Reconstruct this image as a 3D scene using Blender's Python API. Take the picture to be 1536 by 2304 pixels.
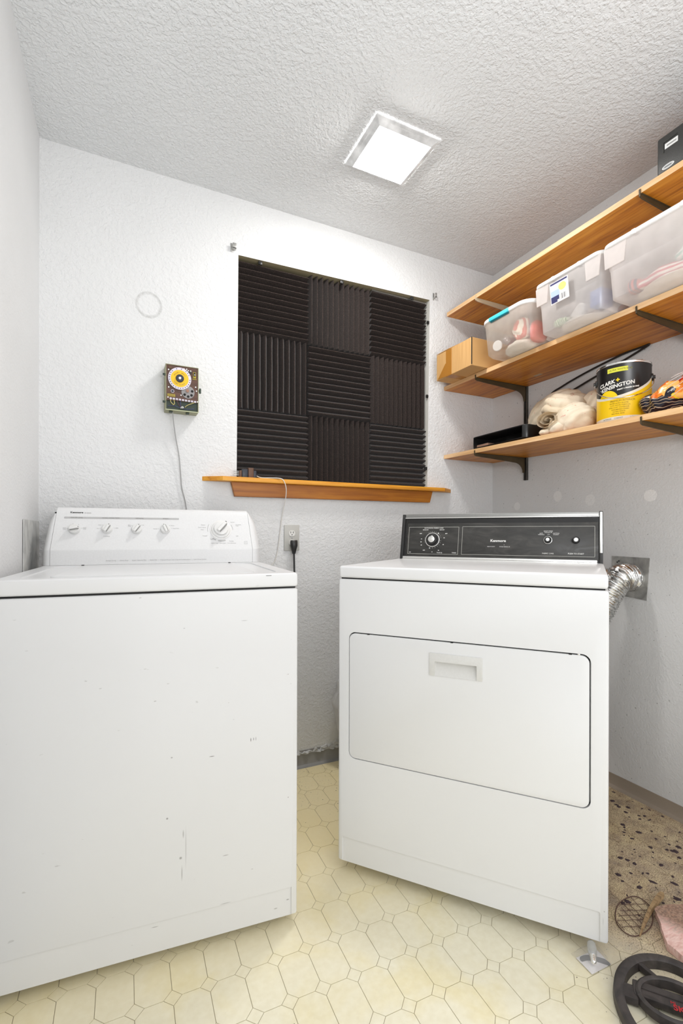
import bpy, bmesh, math, random
from mathutils import Vector, Matrix, Euler, noise
from math import sin, cos, pi, radians, sqrt, atan2, hypot

# ------------------------------------------------------------------ clean
for o in list(bpy.data.objects): bpy.data.objects.remove(o, do_unlink=True)
scene = bpy.context.scene
COL = scene.collection
random.seed(7)

# ------------------------------------------------------------------ camera
FPX, CY, YAW, ROLL, EYE = 1079.52, 1201.77, radians(25.51), 0.0026, 1.03
cam = bpy.data.cameras.new('camera'); camo = bpy.data.objects.new('camera', cam); COL.objects.link(camo)
cam.sensor_fit = 'VERTICAL'; cam.sensor_height = 36.0; cam.sensor_width = 24.0
cam.lens = FPX * 36.0 / 2304.0
cam.shift_y = (CY - 1152.0) / 2304.0
cam.clip_start = 0.02
camo.matrix_world = (Matrix.Translation((0, 0, EYE)) @ Matrix.Rotation(-YAW, 4, 'Z') @
                     Matrix.Rotation(pi / 2, 4, 'X') @ Matrix.Rotation(ROLL, 4, 'Z'))
scene.camera = camo

# ------------------------------------------------------------------ world, lights, exposure
scene.view_settings.view_transform = 'Standard'; scene.view_settings.look = 'None'
scene.view_settings.gamma = 1.0; scene.view_settings.exposure = 1.0
scene.view_settings.use_curve_mapping = False
w = bpy.data.worlds.new('world'); scene.world = w; w.use_nodes = True
w.node_tree.nodes['Background'].inputs[0].default_value = (1.0, 1.0, 1.0, 1)
w.node_tree.nodes['Background'].inputs[1].default_value = 0.84
LAMP_PANE = 43.0      # radiance of the ceiling diffuser pane
LAMP_SIDE = 0.16

# added fill lamp behind the camera, brightens the ceiling like a bounced flash
fl_ = bpy.data.lights.new('ceiling_fill', 'AREA'); fl_.energy = 9.2; fl_.shape = 'RECTANGLE'; fl_.size = 0.7; fl_.size_y = 0.5; fl_.color = (0.98, 0.99, 1.0)
flo = bpy.data.objects.new('ceiling_fill', fl_); COL.objects.link(flo)
flo.location = (0.55, -0.30, 1.35); flo.rotation_euler = (radians(180 - 24), 0, radians(-15))

# ------------------------------------------------------------------ room numbers (metres)
D = 1.9956; XR = 1.8581; XL = -0.2364; ZC = 2.432; YF = -0.55
def xl(y): return XL - 0.0184 * (D - y)
XF = 1.531                                   # front edge of the wall shelves

# ------------------------------------------------------------------ node helpers
def mat(name):
    m = bpy.data.materials.new(name); m.use_nodes = True
    nt = m.node_tree; b = nt.nodes['Principled BSDF']
    return m, nt, b
def nd(nt, t, **kw):
    n = nt.nodes.new(t)
    for k, v in kw.items():
        if k.startswith('i_'):
            key = k[2:].replace('_', ' ')
            n.inputs[key].default_value = v
        else: setattr(n, k, v)
    return n
def lk(nt, a, ao, b, bi): nt.links.new(a.outputs[ao], b.inputs[bi])
def ramp(nt, stops, interp='LINEAR'):
    r = nt.nodes.new('ShaderNodeValToRGB'); r.color_ramp.interpolation = interp
    el = r.color_ramp.elements
    while len(el) > 1: el.remove(el[-1])
    el[0].position = stops[0][0]; el[0].color = (*stops[0][1], 1) if len(stops[0][1]) == 3 else stops[0][1]
    for p, c in stops[1:]:
        e = el.new(p); e.color = (*c, 1)
    return r
def s2l(r, g, b):
    f = lambda c: (c / 255 / 12.92) if c / 255 <= 0.04045 else ((c / 255 + 0.055) / 1.055) ** 2.4
    return (f(r), f(g), f(b))
def G(v): return (v, v, v)
def mixc(nt, fac, a, b, typ='MIX'):
    m = nt.nodes.new('ShaderNodeMix'); m.data_type = 'RGBA'; m.blend_type = typ
    def put(s, v):
        if isinstance(v, tuple) and not isinstance(v[0], bpy.types.Node): m.inputs[s].default_value = (*v, 1) if len(v) == 3 else v
        elif isinstance(v, tuple): nt.links.new(v[0].outputs[v[1]], m.inputs[s])
        else: m.inputs[s].default_value = v
    put(0, fac); put(6, a); put(7, b)
    return (m, 2)
def mth(nt, op, a, b=0.0, clamp=False):
    m = nt.nodes.new('ShaderNodeMath'); m.operation = op; m.use_clamp = clamp
    for i, v in ((0, a), (1, b)):
        if isinstance(v, tuple): nt.links.new(v[0].outputs[v[1]], m.inputs[i])
        else: m.inputs[i].default_value = v
    return (m, 0)
def con(nt, src, node, sock): nt.links.new(src[0].outputs[src[1]], node.inputs[sock])
def simple(name, col, rough=0.5, metal=0.0, spec=0.5, bump=0.0, bscale=200, coat=0.0):
    m, nt, b = mat(name)
    b.inputs['Base Color'].default_value = (*col, 1); b.inputs['Roughness'].default_value = rough
    b.inputs['Metallic'].default_value = metal; b.inputs['Specular IOR Level'].default_value = spec
    b.inputs['Coat Weight'].default_value = coat
    tc = nd(nt, 'ShaderNodeTexCoord')
    n = nd(nt, 'ShaderNodeTexNoise', i_Scale=float(bscale), i_Detail=3.0); lk(nt, tc, 'Object', n, 'Vector')
    # slight tone variation so no surface is perfectly flat
    v = mixc(nt, (n, 0), tuple(c * 0.94 for c in col), tuple(min(1, c * 1.05) for c in col)); con(nt, v, b, 'Base Color')
    if bump:
        bp = nd(nt, 'ShaderNodeBump', i_Strength=bump, i_Distance=0.002); lk(nt, n, 0, bp, 'Height'); lk(nt, bp, 0, b, 'Normal')
    return m

# ------------------------------------------------------------------ mesh helpers
def obj(name, bm, m, parent=None, smooth=30, mods=None):
    me = bpy.data.meshes.new(name); bm.normal_update(); bm.to_mesh(me); bm.free()
    if m: me.materials.append(m)
    if smooth is not None:
        me.polygons.foreach_set('use_smooth', [True] * len(me.polygons))
        me.set_sharp_from_angle(angle=radians(smooth))
    o = bpy.data.objects.new(name, me); COL.objects.link(o)
    if parent: o.parent = parent
    return o
def thing(name, label, cat, loc=(0, 0, 0), rotz=0.0, group=None):
    o = bpy.data.objects.new(name, None); COL.objects.link(o); o.empty_display_size = 0.05
    o.location = loc; o.rotation_euler = (0, 0, rotz)
    return tag(o, label, cat, group)
def tag(o, label, cat, group=None):
    o['label'] = label; o['category'] = cat
    if group: o['group'] = group
    return o
def struct(o): o['kind'] = 'structure'; return o
def box(x0, x1, y0, y1, z0, z1, bev=0.0, seg=2, bm=None):
    b = bmesh.new()
    vs = [b.verts.new((x, y, z)) for x in (x0, x1) for y in (y0, y1) for z in (z0, z1)]
    for f in ((0, 1, 3, 2), (4, 6, 7, 5), (0, 4, 5, 1), (2, 3, 7, 6), (0, 2, 6, 4), (1, 5, 7, 3)):
        b.faces.new([vs[i] for i in f])
    bmesh.ops.recalc_face_normals(b, faces=b.faces)
    if bev: bmesh.ops.bevel(b, geom=list(b.edges), offset=bev, segments=seg, profile=0.5, affect='EDGES')
    if bm is not None: join(bm, b); return bm
    return b
def join(dst, src, M=None):
    vm = {}
    for v in src.verts: vm[v] = dst.verts.new(M @ v.co if M else v.co)
    for f in src.faces:
        try: dst.faces.new([vm[v] for v in f.verts])
        except ValueError: pass
    src.free(); return dst
def xf(b, M): bmesh.ops.transform(b, matrix=M, verts=b.verts); return b
def T(x, y, z): return Matrix.Translation((x, y, z))
def R(a, ax): return Matrix.Rotation(a, 4, ax)
def lathe(prof, n=32, cap=True):
    b = bmesh.new(); rings = []
    for r, z in prof:
        if r < 1e-6: rings.append([b.verts.new((0, 0, z))])
        else: rings.append([b.verts.new((r * cos(2 * pi * i / n), r * sin(2 * pi * i / n), z)) for i in range(n)])
    for a, c in zip(rings, rings[1:]):
        for i in range(n):
            j = (i + 1) % n
            q = [a[i % len(a)], a[j % len(a)], c[j % len(c)], c[i % len(c)]]
            q2 = []
            for v in q:
                if v not in q2: q2.append(v)
            if len(q2) >= 3: b.faces.new(q2)
    if cap:
        for rg in (rings[0], rings[-1]):
            if len(rg) > 2: b.faces.new(rg)
    bmesh.ops.recalc_face_normals(b, faces=b.faces)
    return b
def tube(pts, r, n=8, closed=False, rfun=None):
    b = bmesh.new(); P = [Vector(p) for p in pts]; rings = []; up = None
    N = len(P)
    for i, p in enumerate(P):
        if closed: t = (P[(i + 1) % N] - P[i - 1]).normalized()
        else: t = (P[min(i + 1, N - 1)] - P[max(i - 1, 0)]).normalized()
        if up is None:
            up = Vector((0, 0, 1)) if abs(t.z) < 0.9 else Vector((1, 0, 0))
        s = t.cross(up).normalized(); up = s.cross(t).normalized()
        rr = rfun(i) if rfun else r
        rings.append([b.verts.new(p + rr * (cos(2 * pi * k / n) * s + sin(2 * pi * k / n) * up)) for k in range(n)])
    for i in range(N if closed else N - 1):
        a, c = rings[i], rings[(i + 1) % N]
        for k in range(n):
            b.faces.new((a[k], a[(k + 1) % n], c[(k + 1) % n], c[k]))
    if not closed: b.faces.new(rings[0]); b.faces.new(rings[-1])
    bmesh.ops.recalc_face_normals(b, faces=b.faces)
    return b
def spline(pts, n=8):
    P = [Vector(p) for p in pts]; P = [P[0]] + P + [P[-1]]; out = []
    for i in range(1, len(P) - 2):
        a, b_, c, d = P[i - 1:i + 3]
        for k in range(n):
            t = k / n
            out.append(0.5 * ((2 * b_) + (-a + c) * t + (2 * a - 5 * b_ + 4 * c - d) * t * t + (-a + 3 * b_ - 3 * c + d) * t ** 3))
    out.append(P[-2]); return out
def rrect(x0, x1, y0, y1, r, seg=5):
    pts = []
    for cx, cy, a0 in ((x1 - r, y1 - r, 0), (x0 + r, y1 - r, 90), (x0 + r, y0 + r, 180), (x1 - r, y0 + r, 270)):
        for k in range(seg + 1):
            a = radians(a0 + 90 * k / seg); pts.append((cx + r * cos(a), cy + r * sin(a)))
    return pts
def prism(outline, z0, z1, bev=0.0, seg=2):
    b = bmesh.new()
    lo = [b.verts.new((x, y, z0)) for x, y in outline]; hi = [b.verts.new((x, y, z1)) for x, y in outline]
    b.faces.new(lo[::-1]); top = b.faces.new(hi); n = len(lo)
    for i in range(n): b.faces.new((lo[i], lo[(i + 1) % n], hi[(i + 1) % n], hi[i]))
    bmesh.ops.recalc_face_normals(b, faces=b.faces)
    if bev:
        es = [e for e in b.edges if abs(e.verts[0].co.z - e.verts[1].co.z) < 1e-7]
        bmesh.ops.bevel(b, geom=es, offset=bev, segments=seg, profile=0.5, affect='EDGES')
    return b
def quads(polys):
    b = bmesh.new()
    for p in polys: b.faces.new([b.verts.new(v) for v in p])
    bmesh.ops.remove_doubles(b, verts=b.verts, dist=1e-6)
    bmesh.ops.recalc_face_normals(b, faces=b.faces)
    return b
def boolean_cut(bm, cutters):
    me = bpy.data.meshes.new('tmp'); bm.to_mesh(me); bm.free()
    o = bpy.data.objects.new('tmp', me); COL.objects.link(o); cs = []
    for c in cutters:
        mc = bpy.data.meshes.new('tmpc'); c.to_mesh(mc); c.free()
        oc = bpy.data.objects.new('tmpc', mc); COL.objects.link(oc); cs.append(oc)
        md = o.modifiers.new('b', 'BOOLEAN'); md.operation = 'DIFFERENCE'; md.solver = 'EXACT'; md.object = oc
    bpy.context.view_layer.update()
    dg = bpy.context.evaluated_depsgraph_get()
    res = bpy.data.meshes.new_from_object(o.evaluated_get(dg))
    out = bmesh.new(); out.from_mesh(res)
    for q in cs + [o]: bpy.data.objects.remove(q, do_unlink=True)
    return out
def text_bm(s, size, align='LEFT', ext=0.00015, xs=1.0, bold=0.0, shear=0.0):
    cu = bpy.data.curves.new('t', 'FONT'); cu.body = s; cu.size = size; cu.align_x = align; cu.align_y = 'CENTER'
    cu.extrude = ext; cu.resolution_u = 3; cu.offset = bold; cu.shear = shear
    o = bpy.data.objects.new('t', cu); COL.objects.link(o); bpy.context.view_layer.update()
    me = bpy.data.meshes.new_from_object(o.evaluated_get(bpy.context.evaluated_depsgraph_get()))
    b = bmesh.new(); b.from_mesh(me); bpy.data.objects.remove(o, do_unlink=True); bpy.data.meshes.remove(me)
    if xs != 1.0: xf(b, Matrix.Diagonal((xs, 1, 1, 1)))
    return b
def lump(center, size, amp, freq, seed=0, sub=4, flat=None, fold=None):
    b = bmesh.new(); bmesh.ops.create_icosphere(b, subdivisions=sub, radius=1.0)
    off = Vector((seed * 3.1, seed * 1.7, seed * 0.9))
    for v in b.verts:
        n = v.co.normalized(); p = Vector((n.x * size[0], n.y * size[1], n.z * size[2]))
        d = noise.fractal(p * freq + off, 1.0, 2.0, 4) * amp
        if fold: d += fold(p)
        p = p + n * d
        if flat is not None and p.z < flat: p.z = flat
        v.co = p + Vector(center)
    bmesh.ops.recalc_face_normals(b, faces=b.faces)
    return b

# ------------------------------------------------------------------ materials
def wall_mat(name, base, scale, dist, strength, marks=None, grime=0.0):
    m, nt, b = mat(name)
    geo = nd(nt, 'ShaderNodeNewGeometry')
    n1 = nd(nt, 'ShaderNodeTexNoise', i_Scale=float(scale), i_Detail=2.0, i_Roughness=0.5, i_Distortion=0.35)
    n2 = nd(nt, 'ShaderNodeTexNoise', i_Scale=float(scale) * 0.42, i_Detail=2.0, i_Distortion=0.5)
    n3 = nd(nt, 'ShaderNodeTexNoise', i_Scale=2.2, i_Detail=4.0)
    for n in (n1, n2, n3): lk(nt, geo, 'Position', n, 'Vector')
    r1 = ramp(nt, [(0.42, G(0)), (0.60, G(1))]); lk(nt, n1, 0, r1, 0)
    r2 = ramp(nt, [(0.45, G(0)), (0.62, G(1))]); lk(nt, n2, 0, r2, 0)
    hsum = mth(nt, 'ADD', (r1, 0), mth(nt, 'MULTIPLY', (r2, 0), 0.7))
    bp = nd(nt, 'ShaderNodeBump', i_Strength=strength, i_Distance=dist); con(nt, hsum, bp, 'Height'); lk(nt, bp, 0, b, 'Normal')
    r3 = ramp(nt, [(0.35, G(0)), (0.7, G(1))]); lk(nt, n3, 0, r3, 0)
    col = mixc(nt, (r3, 0), tuple(c * 0.95 for c in base), base)
    if grime:
        n4 = nd(nt, 'ShaderNodeTexNoise', i_Scale=85.0, i_Detail=1.0); lk(nt, geo, 'Position', n4, 'Vector')
        r4 = ramp(nt, [(0.735, G(0)), (0.76, G(1))]); lk(nt, n4, 0, r4, 0)
        col = mixc(nt, mth(nt, 'MULTIPLY', (r4, 0), grime), col, (0.12, 0.12, 0.11))
    for mk in (marks or []):
        # marks: (centre, radii(3), colour, softness, ring)
        c, rad, colr, soft, ring, amt = mk
        sub = nd(nt, 'ShaderNodeVectorMath', operation='SUBTRACT'); lk(nt, geo, 'Position', sub, 0); sub.inputs[1].default_value = c
        div = nd(nt, 'ShaderNodeVectorMath', operation='DIVIDE'); nt.links.new(sub.outputs[0], div.inputs[0]); div.inputs[1].default_value = rad
        ln = nd(nt, 'ShaderNodeVectorMath', operation='LENGTH'); nt.links.new(div.outputs[0], ln.inputs[0])
        nz = nd(nt, 'ShaderNodeTexNoise', i_Scale=60.0, i_Detail=2.0); lk(nt, geo, 'Position', nz, 'Vector')
        dd = mth(nt, 'ADD', (ln, 'Value'), mth(nt, 'MULTIPLY', mth(nt, 'SUBTRACT', (nz, 0), 0.5), soft * 1.5))
        if ring: rr = ramp(nt, [(0.0, G(0)), (0.70, G(0)), (0.86, G(1)), (0.93, G(1)), (1.0, G(0))])
        else: rr = ramp(nt, [(0.0, G(1)), (1 - soft, G(1)), (1.0, G(0))])
        con(nt, dd, rr, 0)
        f = mth(nt, 'MULTIPLY', (rr, 0), amt)
        if ring: f = mth(nt, 'MULTIPLY', f, (nz, 0))
        col = mixc(nt, f, col, colr)
    con(nt, col, b, 'Base Color')
    b.inputs['Roughness'].default_value = 0.62; b.inputs['Specular IOR Level'].default_value = 0.25
    return m
WHITE = (0.73, 0.735, 0.74)
m_wall = wall_mat('wall_paint', WHITE, 105, 0.0016, 0.5,
                  [((0.125, D, 1.914), (0.050, 1, 0.053), (0.42, 0.42, 0.41), 0.06, True, 0.9)])
m_wall_r = wall_mat('wall_paint_right', (0.70, 0.705, 0.705), 120, 0.0012, 0.3,
                    [((XR, 1.82, 1.174), (1, 0.021, 0.022), (0.80, 0.80, 0.79), 0.10, False, 0.8),
                     ((XR, 1.574, 1.207), (1, 0.024, 0.026), (0.80, 0.80, 0.79), 0.10, False, 0.8),
                     ((XR, 1.406, 1.180), (1, 0.025, 0.026), (0.78, 0.78, 0.77), 0.10, False, 0.7),
                     ((XR, 1.149, 1.181), (1, 0.026, 0.024), (0.84, 0.84, 0.83), 0.10, False, 0.9)], grime=0.5)
m_wall_l = wall_mat('wall_paint_left', WHITE, 120, 0.0010, 0.35)
m_ceil = wall_mat('ceiling_paint', (0.725, 0.738, 0.75), 105, 0.0024, 0.58)

def wood(name, dark, mid, light, axis='Y', rough=0.42, scale=1.0):
    m, nt, b = mat(name)
    tc = nd(nt, 'ShaderNodeNewGeometry'); mp = nd(nt, 'ShaderNodeMapping')
    s = {'X': (3, 60, 60), 'Y': (60, 3, 60), 'Z': (60, 60, 3)}[axis]
    mp.inputs['Scale'].default_value = tuple(v * scale for v in s)
    lk(nt, tc, 'Position', mp, 'Vector')
    n1 = nd(nt, 'ShaderNodeTexNoise', i_Scale=1.0, i_Detail=6.0, i_Roughness=0.62, i_Distortion=0.4); lk(nt, mp, 0, n1, 'Vector')
    mp2 = nd(nt, 'ShaderNodeMapping'); mp2.inputs['Scale'].default_value = tuple(v * scale * (0.28 if v > 10 else 0.5) for v in s); lk(nt, tc, 'Position', mp2, 'Vector')
    n2 = nd(nt, 'ShaderNodeTexNoise', i_Scale=1.0, i_Detail=3.0, i_Distortion=1.5); lk(nt, mp2, 0, n2, 'Vector')
    sm = mth(nt, 'ADD', mth(nt, 'MULTIPLY', (n1, 0), 0.6), mth(nt, 'MULTIPLY', (n2, 0), 0.4))
    r = ramp(nt, [(0.36, dark), (0.48, mid), (0.62, light)]); con(nt, sm, r, 0)
    lk(nt, r, 0, b, 'Base Color'); b.inputs['Roughness'].default_value = rough
    bp = nd(nt, 'ShaderNodeBump', i_Strength=0.12, i_Distance=0.001); lk(nt, n1, 0, bp, 'Height'); lk(nt, bp, 0, b, 'Normal')
    return m
m_shelf = wood('oak_shelf_face', s2l(150, 84, 12), s2l(192, 118, 26), s2l(214, 144, 46), scale=1.5)
m_edge = wood('oak_shelf_edge', s2l(196, 150, 100), s2l(222, 180, 130), s2l(236, 200, 156), scale=0.8)
m_sill = wood('oak_sill', s2l(186, 116, 20), s2l(212, 142, 36), s2l(228, 164, 54), axis='X')
m_apron = wood('oak_apron', s2l(140, 78, 6), s2l(166, 98, 14), s2l(186, 118, 24), axis='X')

def enamel(name, base=(0.79, 0.785, 0.775), scuff=0.0, streaks=()):
    m, nt, b = mat(name)
    tc = nd(nt, 'ShaderNodeTexCoord'); col = base
    n0 = nd(nt, 'ShaderNodeTexNoise', i_Scale=3.0, i_Detail=2.0); lk(nt, tc, 'Object', n0, 'Vector')
    col = mixc(nt, (n0, 0), tuple(c * 0.975 for c in base), base)
    if scuff:
        mp = nd(nt, 'ShaderNodeMapping'); mp.inputs['Scale'].default_value = (1, 0.2, 2.6); lk(nt, tc, 'Object', mp, 0)
        n1 = nd(nt, 'ShaderNodeTexNoise', i_Scale=34.0, i_Detail=2.0); lk(nt, mp, 0, n1, 'Vector')
        r1 = ramp(nt, [(0.715, G(0)), (0.75, G(1))]); lk(nt, n1, 0, r1, 0)
        n2 = nd(nt, 'ShaderNodeTexNoise', i_Scale=4.0, i_Detail=2.0); lk(nt, tc, 'Object', n2, 'Vector')
        r2 = ramp(nt, [(0.48, G(0)), (0.66, G(1))]); lk(nt, n2, 0, r2, 0)
        f = mth(nt, 'MULTIPLY', mth(nt, 'MULTIPLY', (r1, 0), (r2, 0)), scuff)
        col = mixc(nt, f, col, (0.22, 0.21, 0.20))
    for (x, z, rx, rz, amt) in streaks:
        sub = nd(nt, 'ShaderNodeVectorMath', operation='SUBTRACT'); lk(nt, tc, 'Object', sub, 0); sub.inputs[1].default_value = (x, 0, z)
        div = nd(nt, 'ShaderNodeVectorMath', operation='DIVIDE'); nt.links.new(sub.outputs[0], div.inputs[0]); div.inputs[1].default_value = (rx, 0.02, rz)
        ln = nd(nt, 'ShaderNodeVectorMath', operation='LENGTH'); nt.links.new(div.outputs[0], ln.inputs[0])
        rr = ramp(nt, [(0.4, G(1)), (1.0, G(0))]); con(nt, (ln, 'Value'), rr, 0)
        col = mixc(nt, mth(nt, 'MULTIPLY', (rr, 0), amt), col, (0.13, 0.12, 0.12))
    con(nt, col, b, 'Base Color')
    b.inputs['Roughness'].default_value = 0.34; b.inputs['Coat Weight'].default_value = 0.25; b.inputs['Coat Roughness'].default_value = 0.15
    b.inputs['Specular IOR Level'].default_value = 0.4
    nb = nd(nt, 'ShaderNodeTexNoise', i_Scale=900.0, i_Detail=1.0); lk(nt, tc, 'Object', nb, 'Vector')
    bp = nd(nt, 'ShaderNodeBump', i_Strength=0.05, i_Distance=0.0006); lk(nt, nb, 0, bp, 'Height'); lk(nt, bp, 0, b, 'Normal')
    return m
m_wash = enamel('washer_enamel', base=(0.755, 0.762, 0.772), scuff=0.55, streaks=[
    (0.562, 0.505, 0.0016, 0.006, .8), (0.569, 0.506, 0.0012, 0.005, .8), (0.575, 0.506, 0.0010, 0.006, .7),
    (0.466, 0.478, 0.008, 0.0016, .7), (0.405, 0.265, 0.0016, 0.060, .28), (0.399, 0.300, 0.0022, 0.012, .4),
    (0.393, 0.243, 0.004, 0.004, .6), (0.396, 0.205, 0.0016, 0.022, .45), (0.362, 0.345, 0.003, 0.003, .7),
    (0.500, 0.225, 0.009, 0.0015, .5), (0.660, 0.070, 0.005, 0.002, .6), (0.628, 0.055, 0.006, 0.002, .5),
    (0.40, 0.80, 0.003, 0.0012, .45), (0.66, 0.34, 0.002, 0.002, .6), (0.335, 0.09, 0.010, 0.0014, .5),
    (0.545, 0.81, 0.010, 0.0012, .35), (0.50, 0.105, 0.016, 0.0014, .4), (0.372, 0.49, 0.003, 0.0025, .5)])
m_dry = enamel('dryer_enamel', base=(0.80, 0.808, 0.818), streaks=[(0.7135, 0.09, 0.0008, 0.012, .3), (0.716, 0.115, 0.002, 0.002, .4)])
m_plastic_w = simple('white_console_plastic', (0.735, 0.74, 0.745), 0.32, coat=0.2)
m_knob_w = simple('white_knob_plastic', (0.76, 0.76, 0.75), 0.3, coat=0.2)
m_grey_in = simple('grey_inlay', (0.30, 0.30, 0.29), 0.5)
m_grey_print = simple('grey_print', (0.46, 0.46, 0.46), 0.5)
m_dark_print = simple('dark_print', (0.10, 0.10, 0.10), 0.5)
m_mid_print = simple('mid_grey_print', (0.27, 0.27, 0.26), 0.5)
m_black = simple('black_plastic', (0.018, 0.018, 0.018), 0.38, bump=0.05)
m_blackgloss = simple('black_gloss', (0.006, 0.006, 0.006), 0.12)
m_dark = simple('dark_gap', (0.01, 0.01, 0.01), 0.8)
m_chrome = simple('chrome', (0.82, 0.82, 0.80), 0.16, 1.0)
m_brushed = simple('brushed_dark_metal', (0.34, 0.34, 0.33), 0.33, 1.0)
m_white_print = simple('white_print', (0.78, 0.78, 0.76), 0.5)
m_silverprint = simple('silver_print', (0.55, 0.55, 0.50), 0.4)
def faceplate():
    m, nt, b = mat('smudged_black_faceplate'); tc = nd(nt, 'ShaderNodeTexCoord')
    mp = nd(nt, 'ShaderNodeMapping'); mp.inputs['Scale'].default_value = (9, 1, 30); lk(nt, tc, 'Object', mp, 0)
    n = nd(nt, 'ShaderNodeTexNoise', i_Scale=1.0, i_Detail=5.0, i_Distortion=1.2, i_Roughness=0.6); lk(nt, mp, 0, n, 'Vector')
    r = ramp(nt, [(0.38, s2l(40, 40, 38)), (0.55, s2l(52, 51, 49)), (0.75, s2l(72, 71, 67))]); lk(nt, n, 0, r, 0); lk(nt, r, 0, b, 'Base Color')
    r2 = ramp(nt, [(0.4, G(0.32)), (0.7, G(0.55))]); lk(nt, n, 0, r2, 0); lk(nt, r2, 0, b, 'Roughness')
    return m
m_face = faceplate()
def foam():
    m, nt, b = mat('charcoal_foam'); tc = nd(nt, 'ShaderNodeNewGeometry')
    n = nd(nt, 'ShaderNodeTexNoise', i_Scale=420.0, i_Detail=3.0); lk(nt, tc, 'Position', n, 'Vector')
    r = ramp(nt, [(0.35, s2l(32, 26, 24)), (0.55, s2l(52, 43, 40)), (0.8, s2l(80, 69, 64))]); lk(nt, n, 0, r, 0); lk(nt, r, 0, b, 'Base Color')
    b.inputs['Roughness'].default_value = 0.95; b.inputs['Specular IOR Level'].default_value = 0.1
    bp = nd(nt, 'ShaderNodeBump', i_Strength=0.6, i_Distance=0.001); lk(nt, n, 0, bp, 'Height'); lk(nt, bp, 0, b, 'Normal')
    b.inputs['Sheen Weight'].default_value = 0.15
    return m
m_foam = foam()

def floor_tile():
    m, nt, b = mat('cream_vinyl'); geo = nd(nt, 'ShaderNodeNewGeometry')
    sep = nd(nt, 'ShaderNodeSeparateXYZ'); lk(nt, geo, 'Position', sep, 0)
    n1 = nd(nt, 'ShaderNodeTexNoise', i_Scale=5.0, i_Detail=4.0, i_Distortion=0.6); lk(nt, geo, 'Position', n1, 'Vector')
    n2 = nd(nt, 'ShaderNodeTexNoise', i_Scale=60.0, i_Detail=4.0); lk(nt, geo, 'Position', n2, 'Vector')
    r1 = ramp(nt, [(0.35, s2l(236, 230, 206)), (0.5, s2l(241, 235, 210)), (0.66, s2l(238, 226, 180))]); lk(nt, n1, 0, r1, 0)
    r2 = ramp(nt, [(0.3, s2l(226, 218, 190)), (0.7, s2l(246, 242, 222))]); lk(nt, n2, 0, r2, 0)
    col = mixc(nt, 0.35, (r1, 0), (r2, 0))
    # vinyl colour turns yellower with y, towards the back wall
    yel_back = nd(nt, 'ShaderNodeMapRange'); yel_back.inputs['From Min'].default_value = 1.0; yel_back.inputs['From Max'].default_value = 1.5; lk(nt, sep, 'Y', yel_back, 0)
    col = mixc(nt, mth(nt, 'MULTIPLY', (yel_back, 0), 0.75), col, s2l(250, 232, 180))
    # dirt: heavy by the right wall (x>1.1), lighter along the back wall and beside the machines
    # right mask
    dR = mth(nt, 'ADD', (sep, 'X'), mth(nt, 'MULTIPLY', (sep, 'Y'), 0.62))
    mr = nd(nt, 'ShaderNodeMapRange'); mr.inputs['From Min'].default_value = 1.46; mr.inputs['From Max'].default_value = 1.74; con(nt, dR, mr, 0)
    gate = nd(nt, 'ShaderNodeMapRange'); gate.inputs['From Min'].default_value = 0.92; gate.inputs['From Max'].default_value = 1.18; lk(nt, sep, 'X', gate, 0)
    mb = nd(nt, 'ShaderNodeMapRange'); mb.inputs['From Min'].default_value = 1.45; mb.inputs['From Max'].default_value = 1.85; lk(nt, sep, 'Y', mb, 0)
    mright = mth(nt, 'MULTIPLY', (mr, 0), (gate, 0)); mall = mth(nt, 'ADD', mright, mth(nt, 'MULTIPLY', (mb, 0), 0.42), clamp=True)
    # fine grit
    g1 = nd(nt, 'ShaderNodeTexNoise', i_Scale=300.0, i_Detail=3.0, i_Roughness=0.7); lk(nt, geo, 'Position', g1, 'Vector')
    thr = mth(nt, 'SUBTRACT', (g1, 0), mth(nt, 'SUBTRACT', 0.70, mth(nt, 'MULTIPLY', mall, 0.22)))
    grit = mth(nt, 'MULTIPLY', thr, 14.0, clamp=True)
    g2 = nd(nt, 'ShaderNodeTexNoise', i_Scale=48.0, i_Detail=5.0, i_Roughness=0.7); lk(nt, geo, 'Position', g2, 'Vector')
    thr2 = mth(nt, 'SUBTRACT', (g2, 0), mth(nt, 'SUBTRACT', 0.74, mth(nt, 'MULTIPLY', mall, 0.20)))
    smear = mth(nt, 'MULTIPLY', thr2, 6.0, clamp=True)
    g3 = nd(nt, 'ShaderNodeTexNoise', i_Scale=16.0, i_Detail=4.0, i_Roughness=0.65); lk(nt, geo, 'Position', g3, 'Vector')
    rb = ramp(nt, [(0.38, s2l(206, 182, 138)), (0.55, s2l(168, 138, 104)), (0.68, s2l(122, 96, 80))]); lk(nt, g3, 0, rb, 0)
    col = mixc(nt, mth(nt, 'MULTIPLY', mright, 0.72), col, (rb, 0))
    col = mixc(nt, mth(nt, 'MULTIPLY', smear, 0.75), col, s2l(128, 102, 82))
    col = mixc(nt, mth(nt, 'MULTIPLY', grit, 0.58), col, s2l(74, 56, 48))
    con(nt, col, b, 'Base Color')
    rg = mth(nt, 'ADD', 0.34, mth(nt, 'MULTIPLY', mall, 0.5)); con(nt, rg, b, 'Roughness')
    bp = nd(nt, 'ShaderNodeBump', i_Strength=0.25, i_Distance=0.0008); lk(nt, n2, 0, bp, 'Height'); lk(nt, bp, 0, b, 'Normal')
    return m
m_tile = floor_tile()
m_line = simple('vinyl_line', s2l(168, 158, 132), 0.7)
m_base_b = simple('grey_cove_vinyl', s2l(148, 147, 145), 0.5)
m_base_r = simple('taupe_cove_vinyl', s2l(150, 138, 124), 0.55)
m_galv = None
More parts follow.
